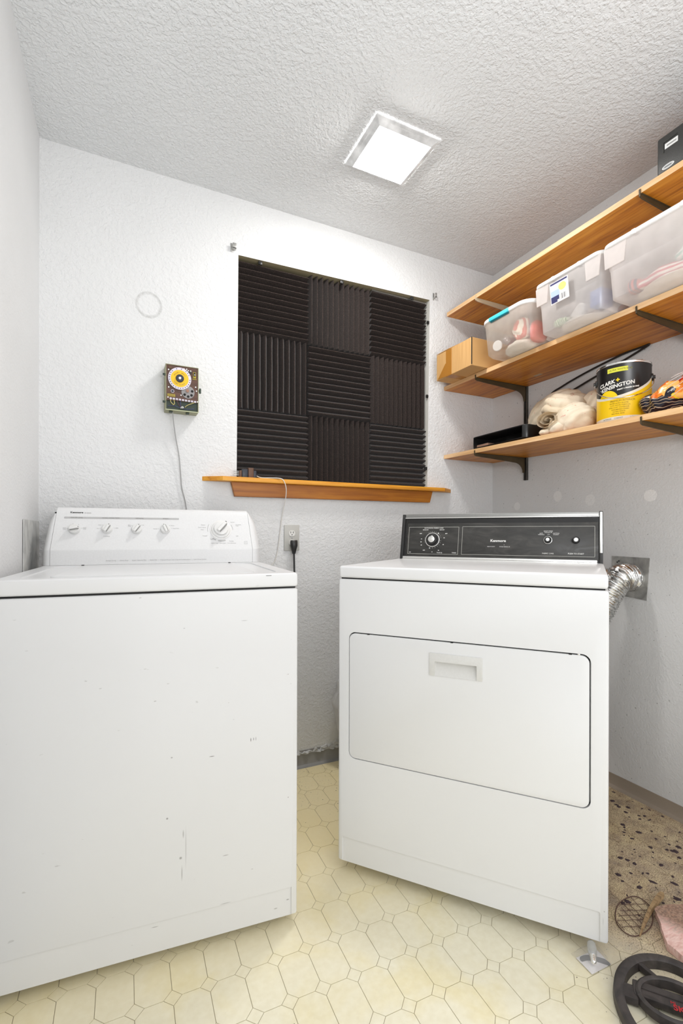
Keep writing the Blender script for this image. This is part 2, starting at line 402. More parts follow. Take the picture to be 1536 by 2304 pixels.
def galv(name, lo, hi, rough=0.45, metal=0.6, sc=14):
    m, nt, b = mat(name); tc = nd(nt, 'ShaderNodeTexCoord')
    n = nd(nt, 'ShaderNodeTexNoise', i_Scale=float(sc), i_Detail=4.0, i_Distortion=1.0); lk(nt, tc, 'Object', n, 'Vector')
    r = ramp(nt, [(0.35, lo), (0.65, hi)]); lk(nt, n, 0, r, 0); lk(nt, r, 0, b, 'Base Color')
    b.inputs['Metallic'].default_value = metal; b.inputs['Roughness'].default_value = rough
    return m
m_galv = galv('galvanised_steel', (0.26, 0.26, 0.25), (0.54, 0.54, 0.52))
m_galv2 = galv('painted_steel_plate', (0.42, 0.42, 0.41), (0.62, 0.62, 0.60), 0.5, 0.2)
m_foil = galv('crinkled_foil', (0.42, 0.42, 0.41), (0.76, 0.76, 0.75), 0.24, 1.0, 60)
m_bracket = galv('dark_bronze_bracket', s2l(58, 48, 30), s2l(74, 62, 40), 0.5, 0.1, 8)
m_bracket_w = simple('cream_bracket', s2l(196, 178, 150), 0.5)
m_track = galv('dark_grey_track', s2l(64, 62, 58), s2l(84, 82, 76), 0.45, 0.3, 20)

# ------------------------------------------------------------------ structure
# floor: line-coloured bed with octagon and diamond vinyl pieces standing proud of it
fl = struct(obj('floor', quads([[(-0.4, YF, -0.0012), (XR, YF, -0.0012), (XR, D, -0.0012), (-0.4, D, -0.0012)]]), m_line, smooth=None))
PHI = -0.0227; LA, LB = 0.114124, 0.07828; OX, OY = 0.277379, 1.00322
va = Vector((sin(PHI), -cos(PHI))) * LA; vb = Vector((cos(PHI), sin(PHI))) * LB
ua, ub = va.normalized(), vb.normalized()
DR, GAP = 0.0195, 0.0007
def tile_mesh(name, pts):
    b = bmesh.new(); z0, z1 = -0.0012, 0.0
    lo = [b.verts.new((p.x, p.y, z0)) for p in pts]; hi = [b.verts.new((p.x * 0.997, p.y * 0.997, z1)) for p in pts]
    b.faces.new(hi)
    for i in range(len(pts)): b.faces.new((lo[i], lo[(i + 1) % len(pts)], hi[(i + 1) % len(pts)], hi[i]))
    bmesh.ops.recalc_face_normals(b, faces=b.faces)
    me = bpy.data.meshes.new(name); b.to_mesh(me); b.free(); me.materials.append(m_tile); return me
g = GAP
dia = [ua * (DR - g), ub * (DR - g), -ua * (DR - g), -ub * (DR - g)]
a2, b2 = LA / 2, LB / 2
def oc(sa, sb):
    return [ua * (sa * (a2 - g * 0.9)) + ub * (sb * (b2 - DR - g * .4)), ua * (sa * (a2 - DR - g * .4)) + ub * (sb * (b2 - g * 0.9))]
p1, p2, p3, p4 = oc(1, 1), oc(1, -1), oc(-1, -1), oc(-1, 1)
octp = [p1[0], p1[1], p4[1], p4[0], p3[0], p3[1], p2[1], p2[0]]
me_oct, me_dia = tile_mesh('vinyl_tile', octp), tile_mesh('vinyl_diamond', dia)
def ccw(me): return me
def cam_px(x, y, z):
    r = x * cos(YAW) - y * sin(YAW); d = x * sin(YAW) + y * cos(YAW)
    if d < 0.05: return None
    return 768 + FPX * r / d, CY - FPX * (z - EYE) / d
tiles = []
for i in range(-12, 16):
    for j in range(-9, 23):
        for kind in (0, 1):
            c = Vector((OX, OY)) + va * (i + (0.5 if kind == 0 else 0)) + vb * (j + (0.5 if kind == 0 else 0))
            m_ = 0.056 if kind == 0 else 0.018
            if not (xl(c.y) + 0.0 < c.x < XR - 0.004 and YF < c.y < D - 0.002): continue
            px = cam_px(c.x, c.y, 0); vis = False
            if px and -90 < px[0] < 1626 and px[1] < 2420:
                # hidden below the two machines?
                qx, qy = c.x + 0.24036, c.y - 1.25206
                s = qx * 0.99615 - qy * 0.08768; q = qx * 0.08768 + qy * 0.99615
                hidw = (-.2 < s < 0.64 and q > 0.06)
                qx, qy = c.x - 0.624, c.y - 1.328
                s2 = qx * 0.63624 - qy * 0.77149; q2 = qx * 0.77149 + qy * 0.63624
                hidd = (0.05 < s2 < 0.68 and 0.06 < q2 < 1.2) 
                vis = not (hidw or hidd)
            tiles.append((vis, kind, c))
rest = bmesh.new()
cnt = [0, 0]
for vis, kind, c in sorted(tiles, key=lambda t: (not t[0], hypot(t[2].x, t[2].y))):
    me = (me_oct, me_dia)[kind]
    if vis and cnt[kind] < 300 and sum(cnt) < 560:
        cnt[kind] += 1
        o = bpy.data.objects.new(('vinyl_tile', 'vinyl_diamond')[kind], me); COL.objects.link(o); o.location = (c.x, c.y, 0); o.parent = fl
    else:
        t = bmesh.new(); t.from_mesh(me); join(rest, t, T(c.x, c.y, 0))
o = obj('vinyl_tiles_remaining', rest, m_tile, fl, smooth=None); o['kind'] = 'stuff'

struct(obj('ceiling', quads([[(-0.4, YF, ZC), (XR, YF, ZC), (XR, D, ZC), (-0.4, D, ZC)]]), m_ceil, smooth=None))
# back wall with the window opening
wl = {'bl': (0.467, 1.262), 'br': (1.430, 1.268), 'tr': (1.442, 2.213), 'tl': (0.472, 2.195)}
o_ = [(-0.3, 0), (XR, 0), (XR, ZC), (-0.3, ZC)]; i_ = [wl['bl'], wl['br'], wl['tr'], wl['tl']]
P3 = lambda p, y=D: (p[0], y, p[1])
polys = [[P3(o_[k]), P3(o_[(k + 1) % 4]), P3(i_[(k + 1) % 4]), P3(i_[k])] for k in range(4)]
wall_b = struct(obj('wall_back', quads(polys), m_wall, smooth=None))
struct(obj('wall_left', quads([[(xl(YF), YF, 0), (xl(D), D, 0), (xl(D), D, ZC), (xl(YF), YF, ZC)]]), m_wall_l, smooth=None))
wall_r = struct(obj('wall_right', quads([[(XR, YF, 0), (XR, D, 0), (XR, D, ZC), (XR, YF, ZC)]]), m_wall_r, smooth=None))
# rough plaster above the back baseboard
m_plast = simple('raw_plaster', (0.60, 0.60, 0.59), 0.9, bump=0.8, bscale=160)
b = bmesh.new(); nx, nz = 60, 16; gv = {}
for i in range(nx + 1):
    for k in range(nz + 1):
        x = 0.56 + 0.50 * i / nx; top = 0.066 + 0.060 * (0.5 + 0.5 * sin(2.6 + 9 * (x - 0.55))) + 0.016 * noise.noise(Vector((x * 60, 0, 3)))
        z = 0.055 + (top - 0.055) * k / nz
        e = min(1, 3 * min(i, nx - i) / nx, 3 * (nz - k) / nz)
        y = D - 0.0005 - 0.022 * e * abs(noise.fractal(Vector((x * 48, 1, z * 48)), 1, 2, 4)) - 0.002 * e
        gv[i, k] = b.verts.new((x, y, z))
for i in range(nx):
    for k in range(nz): b.faces.new((gv[i, k], gv[i + 1, k], gv[i + 1, k + 1], gv[i, k + 1]))
obj('rough_plaster_patch', b, m_plast, wall_b)
# window reveal, frame strips, pane behind the foam
m_rev = simple('reveal_paint', (0.62, 0.61, 0.57), 0.6)
m_olive = simple('window_head_wood', s2l(150, 140, 112), 0.5)
win = bpy.data.objects.new('window_1', None); COL.objects.link(win); struct(win); win.location = (0.95, D + 0.05, 1.262)
def wobj(name, bm, m): xf(bm, T(-0.95, -D - 0.05, -1.262)); return obj(name, bm, m, win)
YB = D + 0.085
pr = lambda a, c: [(a[0], D, a[1]), (c[0], D, c[1]), (c[0], YB, c[1]), (a[0], YB, a[1])]
wobj('reveal_side', quads([pr(wl['bl'], wl['tl'])]), m_rev); wobj('reveal_side', quads([pr(wl['br'], wl['tr'])]), m_rev)
wobj('reveal_head', quads([pr(wl['tl'], wl['tr'])]), m_olive); wobj('reveal_foot', quads([pr(wl['bl'], wl['br'])]), m_rev)
m_pane = simple('window_pane_glass', (0.30, 0.33, 0.34), 0.08)
wobj('pane', box(0.47, 1.44, YB - 0.003, YB, 1.265, 2.20), m_pane)
m_tape = simple('metal_head_track', (0.45, 0.46, 0.47), 0.25, 0.9)
wobj('frame', box(1.12, 1.436, D + 0.020, D + 0.045, 2.198, 2.206), m_tape)
# cove baseboards
def cove(x0, x1, h, name, m, right=False):
    prof = [(0, h), (0.003, h), (0.0035, 0.018), (0.007, 0.008), (0.016, 0.001), (0.022, 0.0), (0, 0)]
    b = bmesh.new(); A = []
    for t in (x0, x1): A.append([b.verts.new((XR - d, t, z) if right else (t, D - d, z)) for d, z in prof])
    n = len(prof)
    for i in range(n): b.faces.new((A[0][i], A[0][(i + 1) % n], A[1][(i + 1) % n], A[1][i]))
    b.faces.new(A[0]); b.faces.new(A[1]); bmesh.ops.recalc_face_normals(b, faces=b.faces)
    return struct(obj(name, b, m))
cove(xl(D), XR - 0.02, 0.070, 'baseboard_back', m_base_b); cove(YF, D - 0.005, 0.050, 'baseboard_right', m_base_r, True)

# ------------------------------------------------------------------ ceiling light
def emis(name, col, s):
    m, nt, b = mat(name); b.inputs['Base Color'].default_value = (0.8, 0.8, 0.8, 1)
    b.inputs['Emission Color'].default_value = (*col, 1); b.inputs['Emission Strength'].default_value = s
    b.inputs['Roughness'].default_value = 0.4
    return m
lx0, lx1, ly0, ly1 = 0.789, 1.045, 1.388, 1.632
lt = thing('ceiling_light', 'square frosted glass ceiling light, lit, flush on the textured ceiling', 'light', ((lx0 + lx1) / 2, (ly0 + ly1) / 2, ZC))
hw, hd = (lx1 - lx0) / 2, (ly1 - ly0) / 2
b = bmesh.new()
def ring4(hx, hy, z): return [b.verts.new((x, y, z)) for x, y in ((-hx, -hy), (hx, -hy), (hx, hy), (-hx, hy))]
R0 = ring4(hw, hd, -0.001); R1 = ring4(hw, hd, -0.006); R2 = ring4(hw * .93, hd * .93, -0.010); R3 = ring4(hw * .82, hd * .82, -0.021)
for A_, B_ in ((R0, R1), (R1, R2), (R2, R3)):
    for i in range(4): b.faces.new((A_[i], A_[(i + 1) % 4], B_[(i + 1) % 4], B_[i]))
bmesh.ops.recalc_face_normals(b, faces=b.faces)
m_glass_side, nt, bb = mat('frosted_glass_side')
tc = nd(nt, 'ShaderNodeTexCoord'); nn = nd(nt, 'ShaderNodeTexNoise', i_Scale=14.0, i_Detail=4.0); lk(nt, tc, 'Object', nn, 'Vector')
rr = ramp(nt, [(0.3, G(0.30)), (0.75, G(0.75))]); lk(nt, nn, 0, rr, 0); lk(nt, rr, 0, bb, 'Base Color'); lk(nt, rr, 0, bb, 'Emission Color')
bb.inputs['Emission Strength'].default_value = LAMP_SIDE; bb.inputs['Roughness'].default_value = 0.35
obj('glass_rim', b, m_glass_side, lt)
b = bmesh.new()
vs = [b.verts.new((x * hw * .82, y * hd * .82, -0.021 - 0.016 * min(1, 2 * (1 - max(abs(x), abs(y)))))) for y in (-1, -.5, 0, .5, 1) for x in (-1, -.5, 0, .5, 1)]
for i in range(4):
    for k in range(4): b.faces.new((vs[i * 5 + k], vs[i * 5 + k + 1], vs[i * 5 + k + 6], vs[i * 5 + k + 5]))
for f in b.faces:
    f.normal_update()
    if f.normal.z > 0: f.normal_flip()
obj('glass_pane', b, emis('lit_diffuser', (1.0, 0.975, 0.94), LAMP_PANE), lt)

# ------------------------------------------------------------------ washing machine
WA = radians(-5.03)
ws = thing('washing_machine', 'white top loading washing machine with scuffed front, in the left corner', 'washer', (-0.24036, 1.25206, 0), WA)
WW, WD = 0.685, 0.66
body = box(0, WW, 0, WD, 0.028, 0.8875, 0.006, 3)
body = boolean_cut(body, [prism(rrect(0.0, 0.0, 0, 0, 0), 0, 0) if False else box(-0.1, WW - 0.016, -0.05, 0.0028, 0.0, 0.103)])
obj('cabinet', body, m_wash, ws, 25)
obj('top_gap', box(0.006, WW - 0.006, 0.006, WD - 0.004, 0.886, 0.8925), m_dark, ws)
deck = box(0, WW, -0.001, WD, 0.8918, 0.9285, 0.007, 3)
deck = boolean_cut(deck, [prism(rrect(0.045, WW - 0.045, 0.035, 0.475, 0.025), 0.9255, 0.96)])
obj('top_deck', deck, m_wash, ws, 25)
obj('lid', xf(prism(rrect(0.105, WW - 0.105, 0.040, 0.470, 0.02), 0.9257, 0.9300, 0.0015), T(0, 0, 0)), m_wash, ws)
for s in (0.118, 0.566): obj('hinge_bumper', box(s - 0.004, s + 0.004, 0.452, 0.460, 0.930, 0.9325, 0.001), m_black, ws)
obj('chipped_enamel_mark', box(0.600, 0.614, -0.0016, -0.0008, 0.9215, 0.923), m_mid_print, ws)
for s in (0.05, WW - 0.05):
    for q in (0.06, WD - 0.06): obj('levelling_foot', xf(lathe([(0.018, 0), (0.018, 0.008), (0.007, 0.012), (0.007, 0.03)], 16), T(s, q, 0)), m_black, ws)
# console built from rows
def w_left(z):
    if z <= 0.985: return -0.003 + (z - 0.929) * 0.05
    t = (z - 0.985) / 0.13
    return 0.0 + 0.013 * t + 0.026 * max(0, (t - 0.55) / 0.45) ** 2.2
def w_right(z):
    if z <= 0.985: return 0.680
    t = (z - 0.985) / 0.13
    return 0.680 - 0.012 * t - 0.026 * max(0, (t - 0.5) / 0.5) ** 2.2
def w_q(z):
    if z <= 0.977: return 0.4985 + (z - 0.929) * 0.03
    q = 0.5 + 0.45 * (z - 0.977)
    return q
rows_z = [0.929, 0.933, 0.955, 0.9745, 0.977, 0.980, 1.0, 1.03, 1.06, 1.08, 1.095, 1.105, 1.110, 1.1135, 1.1155]
def console_part(lf, rf, name, inset=0.0, capround=None):
    b = bmesh.new(); F, Bk = [], []
    for z in rows_z:
        l, r = lf(z), rf(z); xs = [l + (r - l) * k / 12 for k in range(13)]
        q = w_q(z) + inset
        if z > 1.10: q += 0.010 * ((z - 1.10) / 0.0155) ** 2.5
        def dq(x):
            e = 0
            if capround == 'L': e = 0.016 * max(0, 1 - (x - l) / max(1e-4, (r - l))) ** 3
            if capround == 'R': e = 0.016 * max(0, 1 - (r - x) / max(1e-4, (r - l))) ** 3
            return e
        F.append([b.verts.new((x, q + dq(x), z)) for x in xs]); Bk.append([b.verts.new((x, 0.650, z)) for x in xs])
    for i in range(len(rows_z) - 1):
        for k in range(12):
            b.faces.new((F[i][k], F[i][k + 1], F[i + 1][k + 1], F[i + 1][k])); b.faces.new((Bk[i][k], Bk[i + 1][k], Bk[i + 1][k + 1], Bk[i][k + 1]))
        for k in (0, 12): b.faces.new((F[i][k], F[i + 1][k], Bk[i + 1][k], Bk[i][k]))
    for i in (0, -1):
        for k in range(12): b.faces.new((F[i][k], F[i][k + 1], Bk[i][k + 1], Bk[i][k]))
    bmesh.ops.recalc_face_normals(b, faces=b.faces)
    return obj(name, b, m_plastic_w, ws, 28)
sl = lambda z: 0.0205 + (0.0093 * max(0, (z - 0.98)) / 0.135)
sr = lambda z: 0.6525 - (0.0097 * max(0, (z - 0.975)) / 0.1375)
cons = console_part(sl, sr, 'control_console')
console_part(w_left, lambda z: sl(z) - 0.0009, 'console_end_cap', 0.0008, 'L')
console_part(lambda z: sr(z) + 0.0009, w_right, 'console_end_cap', 0.0008, 'R')
obj('console_seam', box(0.02, 0.655, 0.502, 0.64, 0.927, 0.9295), m_dark, ws)
obj('console_seam', box(0.020, 0.031, 0.575, 0.64, 0.932, 1.10), m_dark, ws); 
obj('console_seam', box(0.642, 0.653, 0.575, 0.64, 0.932, 1.10), m_dark, ws)
# plane frame: origin (0,.5,.977); x along, y up the slope, z out
nrm = Vector((0, -1, 0.45)).normalized(); upv = Vector((0, 0.45, 1)).normalized()
WP = Matrix(((1, 0, 0, 0), (0, upv.y, nrm.y, 0.5), (0, upv.z, nrm.z, 0.977), (0, 0, 0, 1)))
WP = WP @ T(0, 0, 0.0002)
ky = sqrt(1 + .45 ** 2)
def wy(z): return (z - 0.977) * ky
def w_text(s, x, z, size, m=m_grey_print, align='CENTER', **k): 
    b = text_bm(s, size, align, **k); xf(b, T(x, wy(z), 0.0002)); xf(b, WP); return obj('lettering', b, m, cons, None)
bar = prism(rrect(0.0512, 0.404, wy(1.0815) - 0.0032, wy(1.0815) + 0.0032, 0.002), 0, 0.0004); obj('printed_band', xf(bar, WP), m_grey_print, cons)
w_text('Kenmore', 0.0865, 1.0988, 0.0085, m_dark_print, bold=0.0003, xs=1.15)
w_text('80 SERIES', 0.119, 1.0975, 0.0050)
for s, x in (('WATER LEVEL', 0.088), ('WASH / RINSE TEMP', 0.1885), ('OPTIONS', 0.277), ('SPEEDS', 0.360)):
    b = text_bm(s, 0.0058, 'CENTER'); xf(b, T(x, wy(1.0815), 0.0006)); xf(b, WP); obj('lettering', b, m_mid_print, cons, None)
def wknob(x, z, r, h, ang, gl, gw, dotang=None):
    k = obj('knob', xf(lathe([(r * 1.02, 0), (r, 0.003), (r * 0.93, h * .55), (r * 0.86, h * .62), (0, h * .62)], 40), WP @ T(x, wy(z), 0)), m_knob_w, ws)
    gb = bmesh.new(); 
    for (x0, x1, y0, y1, z0, z1, bv) in ((-gw / 2, gw / 2, -gl / 2, gl / 2, h * .3, h, 0.0018),): box(x0, x1, y0, y1, z0, z1, bv, 3, gb)
    for v in gb.verts:
        if v.co.z > h * .6: v.co.x *= 0.75
    xf(gb, WP @ T(x, wy(z), 0) @ R(ang, 'Z')); obj('grip', gb, m_knob_w, k)
    ib = box(gw * .40, gw * .53, -gl * .44, gl * .44, h * .62, h * .93, 0.0004); xf(ib, WP @ T(x, wy(z), 0) @ R(ang, 'Z')); obj('grey_insert', ib, m_grey_in, k)
    db = xf(prism([(0.0015 * cos(a * pi / 4), 0.0015 * sin(a * pi / 4)) for a in range(8)], h, h + 0.0002), WP @ T(x, wy(z), 0) @ R(ang, 'Z') @ T(0, gl * .44, 0)); obj('pointer_dot', db, m_dark_print, k)
    return k
wknob(0.0835, 1.0420, 0.0165, 0.020, radians(-78), 0.029, 0.011)
wknob(0.1790, 1.0430, 0.0155, 0.020, radians(-28), 0.028, 0.011)
wknob(0.2690, 1.0430, 0.0160, 0.020, radians(-33), 0.028, 0.011)
wknob(0.3590, 1.0430, 0.0155, 0.020, radians(22), 0.028, 0.011)
def wticks(x, z, r, labs, tsz=0.0042):
    for a, t in labs:
        a = radians(a); px, py = x + r * sin(a), z + r * cos(a) / ky
        d = xf(prism([(0.0009 * cos(i * pi / 3), 0.0009 * sin(i * pi / 3)) for i in range(6)], 0, 0.0003), WP @ T(px, wy(py), 0)); obj('tick', d, m_mid_print, cons)
        if t: w_text(t, px + (0.0035 if sin(a) > 0.2 else -0.0035 if sin(a) < -0.2 else 0), py + (0.006 if abs(sin(a)) <= .2 else 0), tsz, m_grey_print, 'LEFT' if sin(a) > .2 else 'RIGHT' if sin(a) < -.2 else 'CENTER')
wticks(0.0835, 1.0420, 0.0215, [(-80, 'Small\nLoad'), (-15, ''), (30, ''), (75, 'Super\nLarge')])
wticks(0.1790, 1.0430, 0.0215, [(-80, 'Hot'), (-40, 'Warm'), (5, ''), (75, 'Cold')])
w_text('Cold Rinse', 0.178, 1.0210, 0.0045)
wticks(0.2690, 1.0430, 0.0215, [(-45, 'Extra\nRinse'), (8, ''), (38, 'Off')])
wticks(0.3590, 1.0430, 0.0215, [(-80, 'Normal'), (-10, ''), (40, 'Gentle'), (75, 'Hand Wash')])
# cycle dial
dial = obj('cycle_dial', xf(lathe([(0.0375, 0), (0.0375, 0.0012), (0.033, 0.0022), (0.0315, 0.0060), (0.0285, 0.0075), (0.0265, 0.0080), (0, 0.0080)], 56), WP @ T(0.545, wy(1.0440), 0)), m_knob_w, ws)
obj('dial_shadow_gap', xf(lathe([(0.0215, 0.0078), (0.0215, 0.0095), (0, 0.0095)], 40), WP @ T(0.545, wy(1.0440), 0)), m_black, dial)
obj('dial_knob', xf(lathe([(0.0235, 0.0095), (0.0250, 0.011), (0.0240, 0.0165), (0.021, 0.018), (0, 0.018)], 48), WP @ T(0.545, wy(1.0440), 0)), m_knob_w, dial)
gb = box(-0.0075, 0.0075, -0.018, 0.026, 0.014, 0.030, 0.002, 3); 
for v in gb.verts:
    if v.co.z > 0.02: v.co.x *= 0.7
MG = WP @ T(0.545, wy(1.0440), 0) @ R(radians(-40), 'Z')
obj('grip', xf(gb, MG), m_knob_w, dial); obj('grey_insert', xf(box(0.0058, 0.0078, -0.016, 0.022, 0.018, 0.027, 0.0004), MG), m_grey_in, dial)
obj('pointer_dot', xf(box(-0.003, 0.003, 0.0235, 0.0262, 0.025, 0.0303, 0.0006), MG), m_dark_print, dial)
def arc(x, z, r, a0, a1, wd, M_, yfun, n=10, h=0.0003):
    b = bmesh.new(); L = []
    for i in range(n + 1):
        a = radians(a0 + (a1 - a0) * i / n)
        L.append([b.verts.new((x + (r + s * wd / 2) * sin(a), yfun(z) + (r + s * wd / 2) * cos(a), h)) for s in (-1, 1)])
    for i in range(n): b.faces.new((L[i][0], L[i][1], L[i + 1][1], L[i + 1][0]))
    for f in b.faces: f.normal_update()
    for f in b.faces:
        if f.normal.z < 0: f.normal_flip()
    return xf(b, M_)
obj('cycle_arc', arc(0.545, 1.0440, 0.0455, -100, -62, 0.0009, WP, wy), m_mid_print, cons)
obj('cycle_arc', arc(0.545, 1.0440, 0.0420, 62, 90, 0.0009, WP, wy), m_mid_print, cons)
obj('cycle_arc', arc(0.545, 1.0440, 0.0430, 160, 195, 0.0045, WP, wy), m_grey_print, cons)
obj('cycle_arc', arc(0.545, 1.0440, 0.0430, 205, 222, 0.0055, WP, wy), m_grey_print, cons)
for t, x, z, a in (('Cotton', 0.478, 1.061, 'LEFT'), ('Cotton Sturdy', 0.467, 1.0525, 'LEFT'), ('Heavy', 0.476, 1.0445, 'LEFT'), ('Prewash', 0.482, 1.0225, 'LEFT'), ('Soak', 0.512, 1.0110, 'CENTER'),
                   ('Permanent\nPress', 0.598, 1.0610, 'LEFT'), ('Normal', 0.580, 1.0720, 'LEFT'), ('Light', 0.597, 1.0225, 'LEFT'), ('Delicate', 0.580, 1.0040, 'CENTER'), ('Push to Stop   Pull to Start    Turn Clockwise', 0.553, 0.9970, 'CENTER')):
    w_text(t, x, z, 0.0046, m_grey_print, a)
fr = bmesh.new()
for x0, x1, y0, y1 in ((-.0055, .0055, .0048, .0054), (-.0055, .0055, -.0054, -.0048), (-.0055, -.0049, -.0054, .0054), (.0049, .0055, -.0054, .0054), (-.003, .003, -.0003, .0003)): box(x0, x1, y0, y1, 0, 0.0003, bm=fr)
obj('badge', xf(fr, WP @ T(0.6305, wy(0.9985), 0)), m_grey_print, cons)
b = text_bm('Energy Saving   \u00b7   Heavy Duty   \u00b7   Super Capacity Plus   \u00b7   Quiet Pak   \u00b7   2 Speed Motor with 5 Speed Combinations   \u00b7   Ultra Rinse System', 0.0052, 'LEFT')
bw = max(v.co.x for v in b.verts); xf(b, Matrix.Diagonal((0.315 / bw, 1, 1, 1)))
xf(b, Matrix(((1, 0, 0, 0.178), (0, 0, -1, 0.4985), (0, 1, 0, 0.9418), (0, 0, 0, 1)))); obj('lettering', b, m_grey_print, cons, None)

# ------------------------------------------------------------------ dryer
DA = atan2(-0.77149, 0.63624)
dr = thing('clothes_dryer', 'white front loading dryer with black control console, turned at an angle', 'dryer', (0.624, 1.328, 0), DA)
DW, DD = 0.7246, 0.64
def dobj(name, bm, m, parent=None, smooth=28):
    for v in bm.verts: v.co.x += 0.045 * v.co.y
    return obj(name, bm, m, parent or dr, smooth)
def XZ(b):   # prism drawn in x,z extruded along y
    return xf(b, Matrix(((1, 0, 0, 0), (0, 0, 1, 0), (0, 1, 0, 0), (0, 0, 0, 1))))
def fixn(b): bmesh.ops.recalc_face_normals(b, faces=b.faces); return b
body = box(0, DW, 0, DD, 0.035, 0.8945, 0.007, 3)
hole = fixn(XZ(prism(rrect(0.0352, 0.6862, 0.3535, 0.7350, 0.021, 6), -0.05, 0.014)))
kick = fixn(XZ(prism(rrect(0.0150, 0.7070, 0.0, 0.1105, 0.004, 3), -0.05, 0.0030)))
body = boolean_cut(body, [hole, kick]); dobj('cabinet', body, m_dry, None, 25)
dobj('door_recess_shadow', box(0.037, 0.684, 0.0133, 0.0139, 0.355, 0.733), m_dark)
door = fixn(XZ(prism(rrect(0.0368, 0.6828, 0.3555, 0.7312, 0.019, 6), 0.0, 0.012, 0.0018)))
pocket = fixn(XZ(prism(rrect(0.2975, 0.4130, 0.6375, 0.6760, 0.002, 2), -0.05, 0.05)))
door = boolean_cut(door, [pocket]); door_o = dobj('door', door, m_dry, None, 25)
# handle: raised frame plate + scooped pocket
plate = fixn(XZ(prism(rrect(0.2823, 0.4285, 0.6350, 0.6985, 0.003, 3), -0.0022, 0.0005, 0.0008)))
plate = boolean_cut(plate, [fixn(XZ(prism(rrect(0.2985, 0.4125, 0.6330, 0.6752, 0.001, 2), -0.05, 0.05)))])
m_handle = simple('handle_plastic', (0.70, 0.70, 0.685), 0.3, coat=0.2)
hd_ = dobj('handle_plate', plate, m_handle, door_o)
x0, x1 = 0.2975, 0.4130
sc = quads([[(x0, -0.0012, 0.6355), (x1, -0.0012, 0.6355), (x1 - 0.004, 0.0115, 0.667), (x0 + 0.004, 0.0115, 0.667)],
            [(x0 + 0.004, 0.0115, 0.667), (x1 - 0.004, 0.0115, 0.667), (x1 - 0.004, 0.0115, 0.678), (x0 + 0.004, 0.0115, 0.678)],
            [(x0, -0.0012, 0.6355), (x0 + 0.004, 0.0115, 0.667), (x0 + 0.004, 0.0115, 0.678), (x0, -0.0012, 0.6765)],
            [(x1, -0.0012, 0.6355), (x1 - 0.004, 0.0115, 0.667), (x1 - 0.004, 0.0115, 0.678), (x1, -0.0012, 0.6765)],
            [(x0, -0.0012, 0.6765), (x1, -0.0012, 0.6765), (x1 - 0.004, 0.0115, 0.678), (x0 + 0.004, 0.0115, 0.678)]])
dobj('handle_scoop', sc, m_handle, door_o)
for s in (0.098, 0.345, 0.640): dobj('door_bumper', box(s - 0.0035, s + 0.0035, -0.0006, 0.006, 0.7305, 0.7322, 0.0006), m_black, door_o)
dobj('door_catch', box(0.656, 0.662, 0.001, 0.010, 0.7310, 0.7345, 0.0006), m_chrome, door_o)
dobj('top_gap', box(0.008, DW - 0.008, 0.005, DD - 0.004, 0.8925, 0.8985), m_dark)
dobj('top_panel', box(0.0015, DW - 0.0015, -0.001, DD, 0.8975, 0.9335, 0.008, 4), m_dry)
for s in (0.10, DW - 0.055):
    for q in (0.10, DD - 0.06): dobj('levelling_foot', xf(lathe([(0.020, 0), (0.020, 0.010), (0.008, 0.014), (0.008, 0.04)], 16), T(s, q, 0)), m_black)
for s in (0.10, 0.20):
    dobj('rust_fleck', box(0.545 + s, 0.552 + s, 0.475, 0.482, 0.9334, 0.9340, 0.0002), m_mid_print)
kd = sqrt(1.04); nD = Vector((0, -1, 0.2)).normalized(); uD = Vector((0, 0.2, 1)).normalized()
DP = Matrix(((1, 0, 0, 0), (0, uD.y, nD.y, 0.5), (0, uD.z, nD.z, 0.935), (0, 0, 0, 1)))
def dy(z): return (z - 0.935) * kd
def dpl(name, x0, x1, z0, z1, h0, h1, m, bev=0.0, parent=None): return dobj(name, xf(box(x0, x1, dy(z0), dy(z1), h0, h1, bev, 2), DP), m, parent)
con_b = dpl('control_console', 0.0225, 0.7085, 0.934, 1.104, -0.07, -0.004, m_black)
dpl('console_end_cap', 0.0112, 0.0230, 0.929, 1.1085, -0.075, 0.004, m_black, 0.0012, con_b)
dpl('console_end_cap', 0.7090, 0.7205, 0.929, 1.1110, -0.075, 0.002, m_black, 0.0012, con_b)
dpl('chrome_end_strip', 0.7105, 0.7190, 0.968, 1.108, 0.002, 0.0045, m_chrome, 0.001, con_b)
dpl('top_trim', 0.0230, 0.7090, 1.0965, 1.1095, -0.050, 0.0015, m_brushed, 0.0015, con_b)
dpl('chrome_strip', 0.0230, 0.7090, 1.0915, 1.0960, -0.004, 0.0045, m_chrome, 0.0012, con_b)
dpl('gloss_band', 0.0230, 0.7090, 1.0735, 1.0915, -0.006, -0.0035, m_blackgloss, 0, con_b)
dpl('gloss_band', 0.0230, 0.0330, 0.9440, 1.0735, -0.006, -0.0030, m_blackgloss, 0, con_b)
fp = dpl('faceplate', 0.0330, 0.7075, 0.9440, 1.0735, -0.006, -0.0010, m_face, 0.0006, con_b)
dpl('chrome_base_trim', 0.0225, 0.7040, 0.9345, 0.9440, -0.006, 0.0060, m_chrome, 0.0030, con_b)
dpl('chrome_base_trim', 0.0225, 0.7040, 0.9310, 0.9345, -0.006, 0.0080, m_chrome, 0.0012, con_b)
def frame(x0, x1, z0, z1, wd=0.0009):
    b = bmesh.new(); y0, y1 = dy(z0), dy(z1)
    for a in ((x0, x1, y0, y0 + wd), (x0, x1, y1 - wd, y1), (x0, x0 + wd, y0, y1), (x1 - wd, x1, y0, y1)): box(*a, -0.0011, -0.0007, bm=b)
    dobj('printed_border', xf(b, DP), m_silverprint, con_b)
frame(0.0402, 0.2367, 0.9538, 1.0588); frame(0.2498, 0.6965, 0.9545, 1.0602)
